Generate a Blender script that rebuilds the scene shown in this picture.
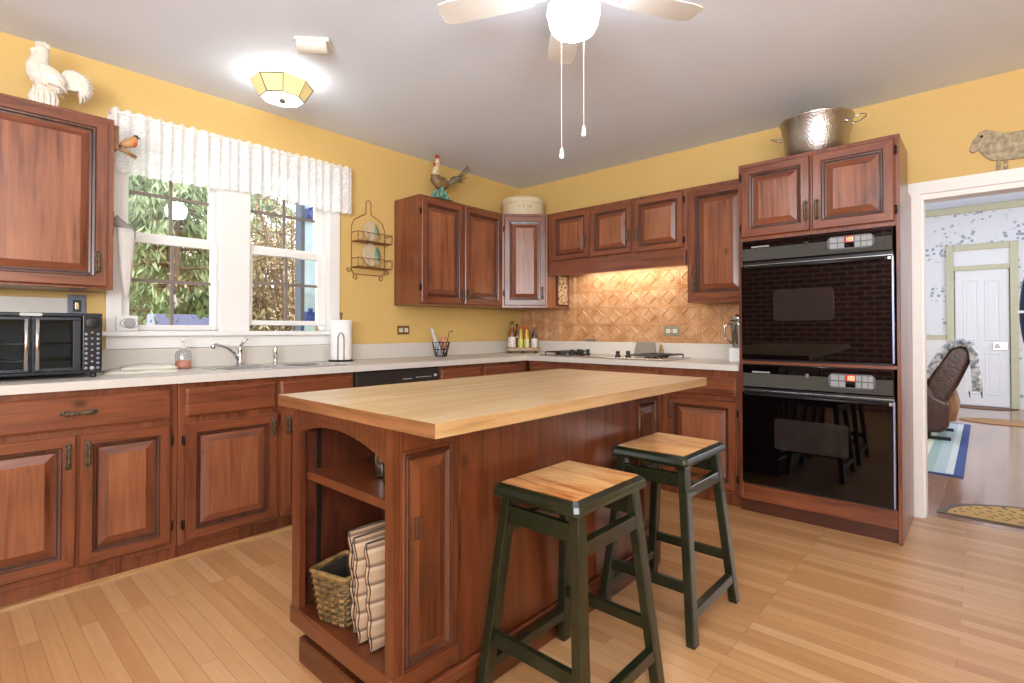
import bpy, bmesh, math, random
from math import sin, cos, pi, radians
from mathutils import Vector, Matrix
random.seed(7)
scene = bpy.context.scene
for o in list(bpy.data.objects): bpy.data.objects.remove(o, do_unlink=True)
COL = scene.collection

# ------------------------------------------------------------------ camera, world, lights, exposure
cam_d = bpy.data.cameras.new('camera'); cam = bpy.data.objects.new('camera', cam_d); COL.objects.link(cam)
cam.location = (3.5273, -4.0307, 1.137)
cam.rotation_euler = (radians(90.704), 0, radians(42.138))
cam_d.sensor_width = 36.0; cam_d.lens = 521.82/1024*36.0; cam_d.shift_y = -18.04/1024
cam_d.clip_start = .02; cam_d.clip_end = 200
scene.camera = cam

world = bpy.data.worlds.new('sky'); scene.world = world; world.use_nodes = True
wn = world.node_tree.nodes; wl = world.node_tree.links
bg = wn['Background']; bg.inputs['Color'].default_value = (.93, .97, 1, 1); bg.inputs['Strength'].default_value = 3.2

def light(name, kind, loc, rot, power, color=(1, 1, 1), size=None, size_y=None, radius=None):
    d = bpy.data.lights.new(name, kind); o = bpy.data.objects.new(name, d); COL.objects.link(o)
    o.location = loc; o.rotation_euler = rot; d.energy = power; d.color = color
    if kind == 'AREA':
        d.shape = 'RECTANGLE'; d.size = size; d.size_y = size_y
    if radius is not None: d.shadow_soft_size = radius
    return o
sun = light('sun', 'SUN', (-4, 6, 8), (radians(40), radians(-12), radians(160)), 3.0, (1, .95, .86)); sun.data.angle = .02
# fill lights added at made-up right and rear openings; dining daylight from unseen windows
light('fill_right_opening', 'AREA', (5.12, -4.75, 1.62), (0, radians(146), 0), 125, (.93, .96, 1), 1.4, 1.6)
light('fill_rear_opening', 'AREA', (3.9, -5.86, 1.55), (radians(146), 0, 0), 205, (.91, .955, 1), 1.6, 1.5)
light('daylight_dining_window', 'AREA', (5.5, 3.4, 1.7), (0, radians(90), 0), 75, (.93, .96, 1), 1.8, 3.0)
light('daylight_dining_left_window', 'AREA', (1.2, 3.4, 1.7), (0, radians(-90), 0), 30, (.93, .96, 1), 1.8, 2.0)

scene.view_settings.view_transform = 'Standard'; scene.view_settings.look = 'None'
scene.view_settings.gamma = 1.0; scene.view_settings.use_curve_mapping = False
scene.view_settings.exposure = 0.18
if hasattr(scene, 'cycles'):
    scene.cycles.max_bounces = 10; scene.cycles.diffuse_bounces = 5; scene.cycles.transparent_max_bounces = 24
    scene.cycles.sample_clamp_indirect = 6.0; scene.cycles.use_denoising = True

# ------------------------------------------------------------------ helpers
def S(h, a=1.0):
    h = h.lstrip('#'); c = [int(h[i:i+2], 16)/255 for i in (0, 2, 4)]
    return tuple((x/12.92 if x <= .04045 else ((x+.055)/1.055)**2.4) for x in c) + (a,)

class M:
    """collects shapes, then links them as one mesh object"""
    def __init__(s): s.v = []; s.f = []; s.mi = []; s.sm = []
    def add(s, vs, fs, mi=0, smooth=False):
        n = len(s.v); s.v += [tuple(v) for v in vs]
        for f in fs: s.f.append(tuple(i+n for i in f)); s.mi.append(mi); s.sm.append(smooth)
        return s
    def box(s, x0, x1, y0, y1, z0, z1, mi=0):
        return s.add([(x0,y0,z0),(x1,y0,z0),(x1,y1,z0),(x0,y1,z0),(x0,y0,z1),(x1,y0,z1),(x1,y1,z1),(x0,y1,z1)],
                     [(0,3,2,1),(4,5,6,7),(0,1,5,4),(1,2,6,5),(2,3,7,6),(3,0,4,7)], mi)
    def hull8(s, bot, top, mi=0, smooth=False):
        n = len(bot)
        return s.add(list(bot)+list(top), [tuple(range(n-1,-1,-1)), tuple(range(n,2*n))]+[(i,(i+1)%n,n+(i+1)%n,n+i) for i in range(n)], mi, smooth)
    def prism(s, poly, a0, a1, axis='z', mi=0):
        def p(q, a):
            return {'z': (q[0],q[1],a), 'x': (a,q[0],q[1]), 'y': (q[0],a,q[1])}[axis]
        return s.hull8([p(q,a0) for q in poly], [p(q,a1) for q in poly], mi)
    def rings(s, loops, cap0=True, cap1=True, mi=0, smooth=True, closed=False):
        n = len(loops[0]); vs = [v for l in loops for v in l]; fs = []
        k = len(loops)
        for j in range(k-1 if not closed else k):
            a = j*n; b = ((j+1) % k)*n
            for i in range(n): fs.append((a+i, a+(i+1)%n, b+(i+1)%n, b+i))
        if cap0 and not closed: fs.append(tuple(range(n-1,-1,-1)))
        if cap1 and not closed: fs.append(tuple(range((k-1)*n, k*n)))
        return s.add(vs, fs, mi, smooth)
    def lathe(s, prof, n=24, c=(0,0,0), mi=0, smooth=True, mat=None, sx=1, sy=1, cap0=True, cap1=True):
        loops = []
        for r, z in prof:
            l = []
            for i in range(n):
                a = 2*pi*i/n; v = Vector((max(r,1e-4)*cos(a)*sx, max(r,1e-4)*sin(a)*sy, z))
                if mat is not None: v = mat @ v
                l.append((v.x+c[0], v.y+c[1], v.z+c[2]))
            loops.append(l)
        return s.rings(loops, cap0, cap1, mi, smooth)
    def tube(s, pts, r, n=8, mi=0, closed=False, smooth=True, flat=1.0):
        pts = [Vector(p) for p in pts]; loops = []; k = len(pts); up = None
        for i, p in enumerate(pts):
            if closed: t = pts[(i+1)%k]-pts[i-1]
            else: t = pts[min(i+1,k-1)]-pts[max(i-1,0)]
            t.normalize()
            if up is None:
                up = Vector((0,0,1)) if abs(t.z) < .9 else Vector((1,0,0))
            a = up - t*up.dot(t)
            if a.length < 1e-5: a = t.orthogonal()
            a.normalize(); up = a; b = t.cross(a)
            rr = r[i] if isinstance(r, (list, tuple)) else r
            loops.append([tuple(p + a*(rr*cos(2*pi*j/n)) + b*(rr*flat*sin(2*pi*j/n))) for j in range(n)])
        return s.rings(loops, True, True, mi, smooth, closed)
    def ell(s, c, r, n=16, m=10, mi=0, rot=None):
        loops = []
        for j in range(m+1):
            t = -pi/2 + pi*j/m; l = []
            for i in range(n):
                a = 2*pi*i/n
                v = Vector((r[0]*max(cos(t),1e-3)*cos(a), r[1]*max(cos(t),1e-3)*sin(a), r[2]*sin(t)))
                if rot is not None: v = rot @ v
                l.append((v.x+c[0], v.y+c[1], v.z+c[2]))
            loops.append(l)
        return s.rings(loops, True, True, mi, True)
    def xf(s, mat, start=0):
        for i in range(start, len(s.v)): s.v[i] = tuple(mat @ Vector(s.v[i]))
        return s
    def build(s, name, mats, parent=None, loc=None, bevel=0, seg=2, recalc=True, sub=0, wn=False):
        me = bpy.data.meshes.new(name); me.from_pydata(s.v, [], s.f)
        if not isinstance(mats, (list, tuple)): mats = [mats]
        for m in mats: me.materials.append(m)
        for p, mi, sm in zip(me.polygons, s.mi, s.sm): p.material_index = mi; p.use_smooth = sm
        if recalc:
            b = bmesh.new(); b.from_mesh(me); bmesh.ops.recalc_face_normals(b, faces=b.faces); b.to_mesh(me); b.free()
        me.update()
        o = bpy.data.objects.new(name, me); COL.objects.link(o)
        if parent is not None: o.parent = parent
        if loc is not None: o.location = loc
        if bevel:
            bm_ = o.modifiers.new('bevel', 'BEVEL'); bm_.width = bevel; bm_.segments = seg; bm_.limit_method = 'ANGLE'; bm_.angle_limit = radians(38)
        if sub:
            sb = o.modifiers.new('sub', 'SUBSURF'); sb.levels = sub; sb.render_levels = sub
        return o

def tag(o, label=None, cat=None, group=None, kind=None):
    if label: o['label'] = label
    if cat: o['category'] = cat
    if group: o['group'] = group
    if kind: o['kind'] = kind
    return o
def thing(name, label, cat, loc=(0,0,0), rz=0, group=None):
    o = bpy.data.objects.new(name, None); COL.objects.link(o); o.empty_display_size = .1
    o.location = loc; o.rotation_euler = (0,0,rz)
    return tag(o, label, cat, group)
def struct(o): return tag(o, kind='structure')
def children(o): return [c for c in bpy.data.objects if c.parent is o]
def copy_tree(o, parent=None):
    c = o.copy(); COL.objects.link(c); c.parent = parent
    for ch in children(o): copy_tree(ch, c)
    return c

# ------------------------------------------------------------------ materials
def mat_base(name):
    m = bpy.data.materials.new(name); m.use_nodes = True
    nt = m.node_tree; return m, nt, nt.nodes, nt.links, nt.nodes['Principled BSDF']
def simple(name, col, rough=.5, metal=0, bump=None, spec=.5, coat=0, trans=0, emit=None, estr=0, alpha=1, var=0.06, vscale=12):
    m, nt, N, L, P = mat_base(name)
    c = S(col) if isinstance(col, str) else col
    P.inputs['Roughness'].default_value = rough; P.inputs['Metallic'].default_value = metal
    P.inputs['Specular IOR Level'].default_value = spec; P.inputs['Coat Weight'].default_value = coat
    P.inputs['Transmission Weight'].default_value = trans; P.inputs['Alpha'].default_value = alpha
    tc = N.new('ShaderNodeTexCoord'); nz = N.new('ShaderNodeTexNoise'); nz.inputs['Scale'].default_value = vscale; nz.inputs['Detail'].default_value = 4
    L.new(tc.outputs['Object'], nz.inputs['Vector'])
    r = N.new('ShaderNodeValToRGB'); r.color_ramp.elements[0].position = .3; r.color_ramp.elements[1].position = .7
    r.color_ramp.elements[0].color = tuple(x*(1-var) for x in c[:3])+(1,); r.color_ramp.elements[1].color = tuple(min(1, x*(1+var)) for x in c[:3])+(1,)
    L.new(nz.outputs['Fac'], r.inputs['Fac']); L.new(r.outputs['Color'], P.inputs['Base Color'])
    if bump:
        n2 = N.new('ShaderNodeTexNoise'); n2.inputs['Scale'].default_value = bump[0]; n2.inputs['Detail'].default_value = 3
        L.new(tc.outputs['Object'], n2.inputs['Vector'])
        b = N.new('ShaderNodeBump'); b.inputs['Strength'].default_value = bump[1]; b.inputs['Distance'].default_value = .01
        L.new(n2.outputs['Fac'], b.inputs['Height']); L.new(b.outputs['Normal'], P.inputs['Normal'])
    if emit: P.inputs['Emission Color'].default_value = S(emit); P.inputs['Emission Strength'].default_value = estr
    return m
def wood(name, light_, mid, dark, scale, rough=.32, coat=.25, knots=True, ct=.015):
    m, nt, N, L, P = mat_base(name)
    tc = N.new('ShaderNodeTexCoord'); mp = N.new('ShaderNodeMapping'); mp.inputs['Scale'].default_value = scale
    oi = N.new('ShaderNodeObjectInfo'); vm = N.new('ShaderNodeVectorMath'); vm.operation = 'ADD'
    sc = N.new('ShaderNodeVectorMath'); sc.operation = 'SCALE'; sc.inputs['Scale'].default_value = 7.3
    cb = N.new('ShaderNodeCombineXYZ')
    for k in range(3): L.new(oi.outputs['Random'], cb.inputs[k])
    L.new(cb.outputs[0], sc.inputs[0]); L.new(tc.outputs['Object'], vm.inputs[0]); L.new(sc.outputs[0], vm.inputs[1])
    L.new(vm.outputs[0], mp.inputs['Vector'])
    n1 = N.new('ShaderNodeTexNoise'); n1.inputs['Scale'].default_value = 1.0; n1.inputs['Detail'].default_value = 5; n1.inputs['Roughness'].default_value = .55; n1.inputs['Distortion'].default_value = .9
    L.new(mp.outputs[0], n1.inputs['Vector'])
    mp2 = N.new('ShaderNodeMapping'); mp2.inputs['Scale'].default_value = tuple(x*5 for x in scale); L.new(vm.outputs[0], mp2.inputs['Vector'])
    n2 = N.new('ShaderNodeTexNoise'); n2.inputs['Scale'].default_value = 1.0; n2.inputs['Detail'].default_value = 3; L.new(mp2.outputs[0], n2.inputs['Vector'])
    n3 = N.new('ShaderNodeTexNoise'); n3.inputs['Scale'].default_value = 3.0; n3.inputs['Detail'].default_value = 2; L.new(vm.outputs[0], n3.inputs['Vector'])
    a1 = N.new('ShaderNodeMath'); a1.operation = 'MULTIPLY_ADD'; a1.inputs[1].default_value = .35; L.new(n2.outputs['Fac'], a1.inputs[0])
    a0 = N.new('ShaderNodeMath'); a0.operation = 'MULTIPLY_ADD'; a0.inputs[1].default_value = .3; L.new(n3.outputs['Fac'], a0.inputs[0])
    a00 = N.new('ShaderNodeMath'); a00.operation = 'MULTIPLY'; a00.inputs[1].default_value = .75; L.new(n1.outputs['Fac'], a00.inputs[0])
    L.new(a00.outputs[0], a0.inputs[2]); L.new(a0.outputs[0], a1.inputs[2])
    r = N.new('ShaderNodeValToRGB'); e = r.color_ramp.elements
    e[0].position = .5-ct; e[0].color = S(dark); e[1].position = .9+ct; e[1].color = S(light_)
    q = e.new(.66); q.color = S(mid)
    L.new(a1.outputs[0], r.inputs['Fac'])
    col = r.outputs['Color']
    if knots:
        vo = N.new('ShaderNodeTexVoronoi'); vo.inputs['Scale'].default_value = 1.0
        mp3 = N.new('ShaderNodeMapping'); mp3.inputs['Scale'].default_value = tuple(4.2 if x > 5 else 2.6 for x in scale); L.new(vm.outputs[0], mp3.inputs['Vector'])
        L.new(mp3.outputs[0], vo.inputs['Vector'])
        kr = N.new('ShaderNodeValToRGB'); kr.color_ramp.elements[0].position = .03; kr.color_ramp.elements[0].color = (.25,.22,.2,1); kr.color_ramp.elements[1].position = .10; kr.color_ramp.elements[1].color = (1,1,1,1)
        L.new(vo.outputs['Distance'], kr.inputs['Fac'])
        mx = N.new('ShaderNodeMix'); mx.data_type = 'RGBA'; mx.blend_type = 'MULTIPLY'; mx.inputs[0].default_value = 1
        L.new(col, mx.inputs[6]); L.new(kr.outputs['Color'], mx.inputs[7]); col = mx.outputs[2]
    L.new(col, P.inputs['Base Color'])
    P.inputs['Roughness'].default_value = rough; P.inputs['Coat Weight'].default_value = coat; P.inputs['Coat Roughness'].default_value = .18
    b = N.new('ShaderNodeBump'); b.inputs['Strength'].default_value = .12; b.inputs['Distance'].default_value = .003
    L.new(a1.outputs[0], b.inputs['Height']); L.new(b.outputs['Normal'], P.inputs['Normal'])
    return m
WC = ('#8b4e2f', '#723e26', '#442014')
wv = wood('cabinet_wood_vertical', *WC, scale=(22, 22, 1.3))
wh = wood('cabinet_wood_horizontal', *WC, scale=(1.3, 1.3, 24))
WI = ('#713b20', '#5a2b14', '#34160a')
iv = wood('island_wood_vertical', *WI, scale=(18, 18, 1.1))
ih = wood('island_wood_horizontal', *WI, scale=(1.2, 1.2, 22))
ishade = wood('island_interior_shade_wood', '#5f2f1c', '#4a2315', '#30150c', scale=(3, 18, 3), knots=False)  # niche faces coloured darker than the outside, painting in the recess shade
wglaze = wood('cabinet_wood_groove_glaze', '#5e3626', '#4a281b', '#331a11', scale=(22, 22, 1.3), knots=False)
wsheen = wood('cabinet_panel_sheen_wood', '#9e6443', '#844d30', '#552c1b', scale=(14, 14, .9))  # same wood painted lighter on the raised field, in place of its sheen
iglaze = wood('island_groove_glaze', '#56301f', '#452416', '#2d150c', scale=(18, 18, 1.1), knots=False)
WSEAT = wood('seat_wood', '#e6b878', '#cf9155', '#a8622f', scale=(2.6, 15, 15), rough=.28, coat=.4, knots=False, ct=-.08)

def planks(name, cols, width, length, along='x', rough=.3, coat=.2, stain=None):
    m, nt, N, L, P = mat_base(name)
    tc = N.new('ShaderNodeTexCoord'); mp = N.new('ShaderNodeMapping')
    if along == 'y': mp.inputs['Rotation'].default_value = (0,0,radians(90))
    L.new(tc.outputs['Object'], mp.inputs['Vector'])
    br = N.new('ShaderNodeTexBrick'); br.offset = .37; br.offset_frequency = 3; br.squash = 1
    br.inputs['Scale'].default_value = 1; br.inputs['Mortar Size'].default_value = .0008; br.inputs['Mortar Smooth'].default_value = .3
    br.inputs['Brick Width'].default_value = length; br.inputs['Row Height'].default_value = width
    br.inputs['Color1'].default_value = (0,0,0,1); br.inputs['Color2'].default_value = (1,1,1,1); br.inputs['Mortar'].default_value = (0,0,0,1)
    L.new(mp.outputs[0], br.inputs['Vector'])
    mg = N.new('ShaderNodeMapping'); mg.inputs['Scale'].default_value = (2.2, 45, 1); 
    ad = N.new('ShaderNodeVectorMath'); ad.operation = 'MULTIPLY_ADD'; ad.inputs[1].default_value = (3,3,3)
    L.new(br.outputs['Color'], ad.inputs[0]); L.new(mp.outputs[0], ad.inputs[2]); L.new(ad.outputs[0], mg.inputs['Vector'])
    nz = N.new('ShaderNodeTexNoise'); nz.inputs['Scale'].default_value = 1; nz.inputs['Detail'].default_value = 5; nz.inputs['Distortion'].default_value = .6
    L.new(mg.outputs[0], nz.inputs['Vector'])
    mm = N.new('ShaderNodeMix'); mm.data_type = 'FLOAT'; mm.inputs[0].default_value = .5
    L.new(br.outputs['Color'], mm.inputs[2]); L.new(nz.outputs['Fac'], mm.inputs[3])
    r = N.new('ShaderNodeValToRGB'); e = r.color_ramp.elements
    e[0].position = .12; e[0].color = S(cols[0]); e[1].position = .88; e[1].color = S(cols[2]); q = e.new(.5); q.color = S(cols[1])
    L.new(mm.outputs[0], r.inputs['Fac'])
    mx = N.new('ShaderNodeMix'); mx.data_type = 'RGBA'; mx.blend_type = 'MULTIPLY'
    L.new(br.outputs['Fac'], mx.inputs[0]); L.new(r.outputs['Color'], mx.inputs[6]); mx.inputs[7].default_value = (.45,.32,.22,1)
    L.new(mx.outputs[2], P.inputs['Base Color'])
    P.inputs['Roughness'].default_value = rough; P.inputs['Coat Weight'].default_value = coat; P.inputs['Coat Roughness'].default_value = .15
    b = N.new('ShaderNodeBump'); b.inputs['Strength'].default_value = .25; b.inputs['Distance'].default_value = .001; b.invert = True
    L.new(br.outputs['Fac'], b.inputs['Height']); L.new(b.outputs['Normal'], P.inputs['Normal'])
    return m
floor_m = planks('oak_strip_floor', ('#ae7e50', '#c39463', '#d2a97c'), .057, .95)
dfloor_m = planks('dining_plank_floor', ('#86604c', '#97705c', '#a7826e'), .085, 1.6, 'y', rough=.18, coat=.5)
butcher = planks('butcher_block', ('#ab8a5f', '#b89a71', '#c4aa84'), .042, .45, 'y', rough=.38, coat=.1)
yellow = simple('yellow_wall_paint', '#d2b06b', .6, bump=(90, .05), var=.015, vscale=3)
white_p = simple('white_trim_paint', '#e9e7e3', .4, var=.01)
ceil_m = simple('ceiling_paint', '#dfe7f4', .75, bump=(40, .08), var=.015, vscale=2)
splash_m = simple('laminate', '#cdc7bd', .35, var=.05, vscale=160)
panel_m = simple('offwhite_splash_panel', '#d6d2cc', .35, var=.02)
black_gloss = simple('black_oven_glass', '#050405', .03, var=0, spec=.5)
black_sat = simple('black_plastic', '#161618', .35, var=.1)
black_tex = simple('black_textured_band', '#403f3a', .45, bump=(400, .6), var=.5, vscale=300)
inner_win = simple('oven_inner_window', '#26211f', .06, var=.2, vscale=200)
steel = simple('brushed_steel', '#c8c6c2', .25, 1, var=.05)
chrome = simple('chrome', '#dcdcde', .12, 1, var=.02)
silver_trim = simple('oven_edge_trim', '#9aa3c4', .3, .7, var=.03)
brass = simple('antique_brass', '#6a5d49', .36, .8, bump=(260, .5), var=.6, vscale=90)
hinge_m = simple('dark_hinge', '#2a221c', .45, .6, var=.3, vscale=80)
iron = simple('dark_iron_wire', '#8a5a3a', .5, .4, var=.2)
blackwire = simple('black_wire', '#1a1817', .45, .5, var=.2)
greenp = simple('worn_green_paint', '#181d0e', .28, coat=.35, var=.4, vscale=22, bump=(60, .08))
ceramic = simple('white_ceramic', '#dcd4c6', .35, bump=(55, .25), var=.06, vscale=30)
paper = simple('white_paper', '#efece8', .8, bump=(80, .1), var=.02)
toastb = simple('slate_grey_metal', '#2b2f36', .35, .3, var=.08)
warm_white = simple('fan_white', '#d9d4cc', .45, var=.02)
olive = simple('pale_olive_trim', '#c6c2a4', .45, var=.03)
blind_w = simple('door_white', '#e8e8ea', .4, var=.01)
leather = simple('brown_leather', '#4a2a20', .3, bump=(45, .25), var=.25, vscale=14, coat=.1)
navy = simple('navy_blue', '#20284d', .45, var=.3, vscale=20)
tan = simple('tan_leather', '#96683f', .5, var=.2)
brick_m = None
def mk_brick():
    m, nt, N, L, P = mat_base('red_brick')
    tc = N.new('ShaderNodeTexCoord'); mp = N.new('ShaderNodeMapping'); mp.inputs['Rotation'].default_value = (radians(90),0,0)
    L.new(tc.outputs['Object'], mp.inputs['Vector'])
    br = N.new('ShaderNodeTexBrick'); br.inputs['Scale'].default_value = 1; br.inputs['Brick Width'].default_value = .21; br.inputs['Row Height'].default_value = .072
    br.inputs['Mortar Size'].default_value = .006; br.inputs['Color1'].default_value = S('#93503c'); br.inputs['Color2'].default_value = S('#743a2b'); br.inputs['Mortar'].default_value = S('#dccdbd')
    L.new(mp.outputs[0], br.inputs['Vector']); L.new(br.outputs['Color'], P.inputs['Base Color']); P.inputs['Roughness'].default_value = .85
    return m
brick_m = mk_brick()
def mk_copper():
    m, nt, N, L, P = mat_base('copper_tile')
    tc = N.new('ShaderNodeTexCoord'); nz = N.new('ShaderNodeTexNoise'); nz.inputs['Scale'].default_value = 9; nz.inputs['Detail'].default_value = 5
    L.new(tc.outputs['Object'], nz.inputs['Vector'])
    r = N.new('ShaderNodeValToRGB'); e = r.color_ramp.elements; e[0].position = .3; e[0].color = S('#c08c5c'); e[1].position = .7; e[1].color = S('#dfb58c')
    L.new(nz.outputs['Fac'], r.inputs['Fac']); L.new(r.outputs['Color'], P.inputs['Base Color'])
    P.inputs['Metallic'].default_value = .35; P.inputs['Roughness'].default_value = .34
    return m
copper = mk_copper()
def mk_pot():
    m, nt, N, L, P = mat_base('hammered_metal')
    tc = N.new('ShaderNodeTexCoord'); vo = N.new('ShaderNodeTexVoronoi'); vo.inputs['Scale'].default_value = 105
    L.new(tc.outputs['Object'], vo.inputs['Vector'])
    b = N.new('ShaderNodeBump'); b.inputs['Strength'].default_value = .22; b.inputs['Distance'].default_value = .006
    L.new(vo.outputs['Distance'], b.inputs['Height']); L.new(b.outputs['Normal'], P.inputs['Normal'])
    P.inputs['Base Color'].default_value = S('#b2aeab'); P.inputs['Metallic'].default_value = 1; P.inputs['Roughness'].default_value = .34
    return m
hammered = mk_pot()
def mk_glass(name, tint=(1,1,1,1), refl=.06, fres=.5):
    m = bpy.data.materials.new(name); m.use_nodes = True; nt = m.node_tree; N = nt.nodes; L = nt.links
    N.remove(N['Principled BSDF']); out = N['Material Output']
    t = N.new('ShaderNodeBsdfTransparent'); t.inputs['Color'].default_value = tint
    g = N.new('ShaderNodeBsdfGlossy'); g.inputs['Roughness'].default_value = .02
    fr = N.new('ShaderNodeLayerWeight'); fr.inputs['Blend'].default_value = .15
    mx = N.new('ShaderNodeMixShader'); ml = N.new('ShaderNodeMath'); ml.operation = 'MULTIPLY_ADD'; ml.inputs[1].default_value = fres; ml.inputs[2].default_value = refl
    L.new(fr.outputs['Fresnel'], ml.inputs[0]); L.new(ml.outputs[0], mx.inputs[0]); L.new(t.outputs[0], mx.inputs[1]); L.new(g.outputs[0], mx.inputs[2]); L.new(mx.outputs[0], out.inputs['Surface'])
    return m
pane = mk_glass('window_pane'); toast_glass = mk_glass('smoked_glass', (.55,.6,.63,1), .015, .22); jar_glass = mk_glass('jar_glass', (.55,.72,.72,1), .28, .7)
def mk_lace():
    m = bpy.data.materials.new('white_lace'); m.use_nodes = True; nt = m.node_tree; N = nt.nodes; L = nt.links
    N.remove(N['Principled BSDF']); out = N['Material Output']
    d = N.new('ShaderNodeBsdfDiffuse'); d.inputs['Color'].default_value = S('#fbfbfd'); tl = N.new('ShaderNodeBsdfTranslucent'); tl.inputs['Color'].default_value = S('#fbfbfd')
    tr = N.new('ShaderNodeBsdfTransparent'); m1 = N.new('ShaderNodeMixShader'); m1.inputs[0].default_value = .35; m2 = N.new('ShaderNodeMixShader')
    tc = N.new('ShaderNodeTexCoord'); vo = N.new('ShaderNodeTexVoronoi'); vo.inputs['Scale'].default_value = 95; nz = N.new('ShaderNodeTexNoise'); nz.inputs['Scale'].default_value = 22; nz.inputs['Detail'].default_value = 4
    L.new(tc.outputs['Object'], vo.inputs['Vector']); L.new(tc.outputs['Object'], nz.inputs['Vector'])
    mu = N.new('ShaderNodeMath'); mu.operation = 'MULTIPLY'; L.new(vo.outputs['Distance'], mu.inputs[0]); L.new(nz.outputs['Fac'], mu.inputs[1])
    r = N.new('ShaderNodeValToRGB'); r.color_ramp.elements[0].position = .12; r.color_ramp.elements[0].color = (1,1,1,1); r.color_ramp.elements[1].position = .28; r.color_ramp.elements[1].color = (.78,.78,.78,1)
    L.new(mu.outputs[0], r.inputs['Fac']); L.new(r.outputs['Color'], m2.inputs[0])
    L.new(d.outputs[0], m1.inputs[1]); L.new(tl.outputs[0], m1.inputs[2]); L.new(tr.outputs[0], m2.inputs[1]); L.new(m1.outputs[0], m2.inputs[2]); L.new(m2.outputs[0], out.inputs['Surface'])
    return m
lace = mk_lace()
def mk_leaf(name, c1, c2):
    m, nt, N, L, P = mat_base(name)
    oi = N.new('ShaderNodeTexCoord'); nz = N.new('ShaderNodeTexNoise'); nz.inputs['Scale'].default_value = 6; nz.inputs['Detail'].default_value = 3
    L.new(oi.outputs['Object'], nz.inputs['Vector'])
    r = N.new('ShaderNodeValToRGB'); r.color_ramp.elements[0].position = .35; r.color_ramp.elements[1].position = .65
    r.color_ramp.elements[0].color = S(c1); r.color_ramp.elements[1].color = S(c2); L.new(nz.outputs['Fac'], r.inputs['Fac'])
    L.new(r.outputs['Color'], P.inputs['Base Color']); P.inputs['Roughness'].default_value = .6
    return m
leaf_green = mk_leaf('conifer_needles', '#6c8458', '#b5c399'); leaf_brown = mk_leaf('dry_leaves', '#9c835f', '#cdbb98'); leaf_box = mk_leaf('window_box_leaves', '#2f4c2c', '#6f8c4d'); bark = simple('bark', '#6b5848', .9, var=.3)
def mk_wallpaper():
    m, nt, N, L, P = mat_base('blue_sprig_wallpaper')
    tc = N.new('ShaderNodeTexCoord'); vo = N.new('ShaderNodeTexVoronoi'); vo.inputs['Scale'].default_value = 17; n1 = N.new('ShaderNodeTexNoise'); n1.inputs['Scale'].default_value = 4.0; n1.inputs['Detail'].default_value = 2
    L.new(tc.outputs['Object'], vo.inputs['Vector']); L.new(tc.outputs['Object'], n1.inputs['Vector'])
    r1 = N.new('ShaderNodeValToRGB'); r1.color_ramp.elements[0].position = .30; r1.color_ramp.elements[0].color = (.85,.85,.85,1); r1.color_ramp.elements[1].position = .46; r1.color_ramp.elements[1].color = (0,0,0,1)
    r2 = N.new('ShaderNodeValToRGB'); r2.color_ramp.elements[0].position = .50; r2.color_ramp.elements[0].color = (0,0,0,1); r2.color_ramp.elements[1].position = .56; r2.color_ramp.elements[1].color = (1,1,1,1)
    L.new(vo.outputs['Distance'], r1.inputs['Fac']); L.new(n1.outputs['Fac'], r2.inputs['Fac'])
    mu = N.new('ShaderNodeMath'); mu.operation = 'MULTIPLY'; L.new(r1.outputs['Color'], mu.inputs[0]); L.new(r2.outputs['Color'], mu.inputs[1])
    cr = N.new('ShaderNodeValToRGB'); cr.color_ramp.elements[0].color = S('#6f7bb5'); cr.color_ramp.elements[1].color = S('#8fa08a'); L.new(vo.outputs['Color'], cr.inputs['Fac'])
    mx = N.new('ShaderNodeMix'); mx.data_type = 'RGBA'; L.new(mu.outputs[0], mx.inputs[0]); mx.inputs[6].default_value = S('#e6e6ea'); L.new(cr.outputs['Color'], mx.inputs[7])
    L.new(mx.outputs[2], P.inputs['Base Color']); P.inputs['Roughness'].default_value = .7
    return m
wallpaper = mk_wallpaper()
def mk_wicker(name, c1, c2, sc=60):
    m, nt, N, L, P = mat_base(name)
    tc = N.new('ShaderNodeTexCoord'); w = N.new('ShaderNodeTexNoise'); w.inputs['Scale'].default_value = sc; w.inputs['Detail'].default_value = 3
    L.new(tc.outputs['Object'], w.inputs['Vector']); r = N.new('ShaderNodeValToRGB'); r.color_ramp.elements[0].position = .35; r.color_ramp.elements[0].color = S(c1); r.color_ramp.elements[1].position = .65; r.color_ramp.elements[1].color = S(c2)
    L.new(w.outputs['Fac'], r.inputs['Fac']); L.new(r.outputs['Color'], P.inputs['Base Color']); P.inputs['Roughness'].default_value = .65
    return m
wicker = mk_wicker('wicker', '#57421f', '#8c6d3c', 25)
def mk_stripe(name, cols, scale, axis=0, plaid=False):
    m, nt, N, L, P = mat_base(name)
    tc = N.new('ShaderNodeTexCoord'); sx = N.new('ShaderNodeSeparateXYZ'); L.new(tc.outputs['Object'], sx.inputs[0])
    mu = N.new('ShaderNodeMath'); mu.operation = 'MULTIPLY'; mu.inputs[1].default_value = scale; L.new(sx.outputs[axis], mu.inputs[0])
    fr = N.new('ShaderNodeMath'); fr.operation = 'FRACT'; L.new(mu.outputs[0], fr.inputs[0])
    r = N.new('ShaderNodeValToRGB'); r.color_ramp.interpolation = 'CONSTANT'; e = r.color_ramp.elements
    e[0].position = 0; e[0].color = S(cols[0][1]); e[1].position = cols[1][0]; e[1].color = S(cols[1][1])
    for p_, c_ in cols[2:]: q = e.new(p_); q.color = S(c_)
    L.new(fr.outputs[0], r.inputs['Fac']); L.new(r.outputs['Color'], P.inputs['Base Color']); P.inputs['Roughness'].default_value = .9
    return m
rug_m = mk_stripe('striped_rug', [(0,'#d6d3bd'),(.04,'#94aba4'),(.18,'#a9b8bd'),(.34,'#c4cdcc'),(.44,'#44598f'),(.94,'#d6d3bd')], 2.0)
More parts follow.
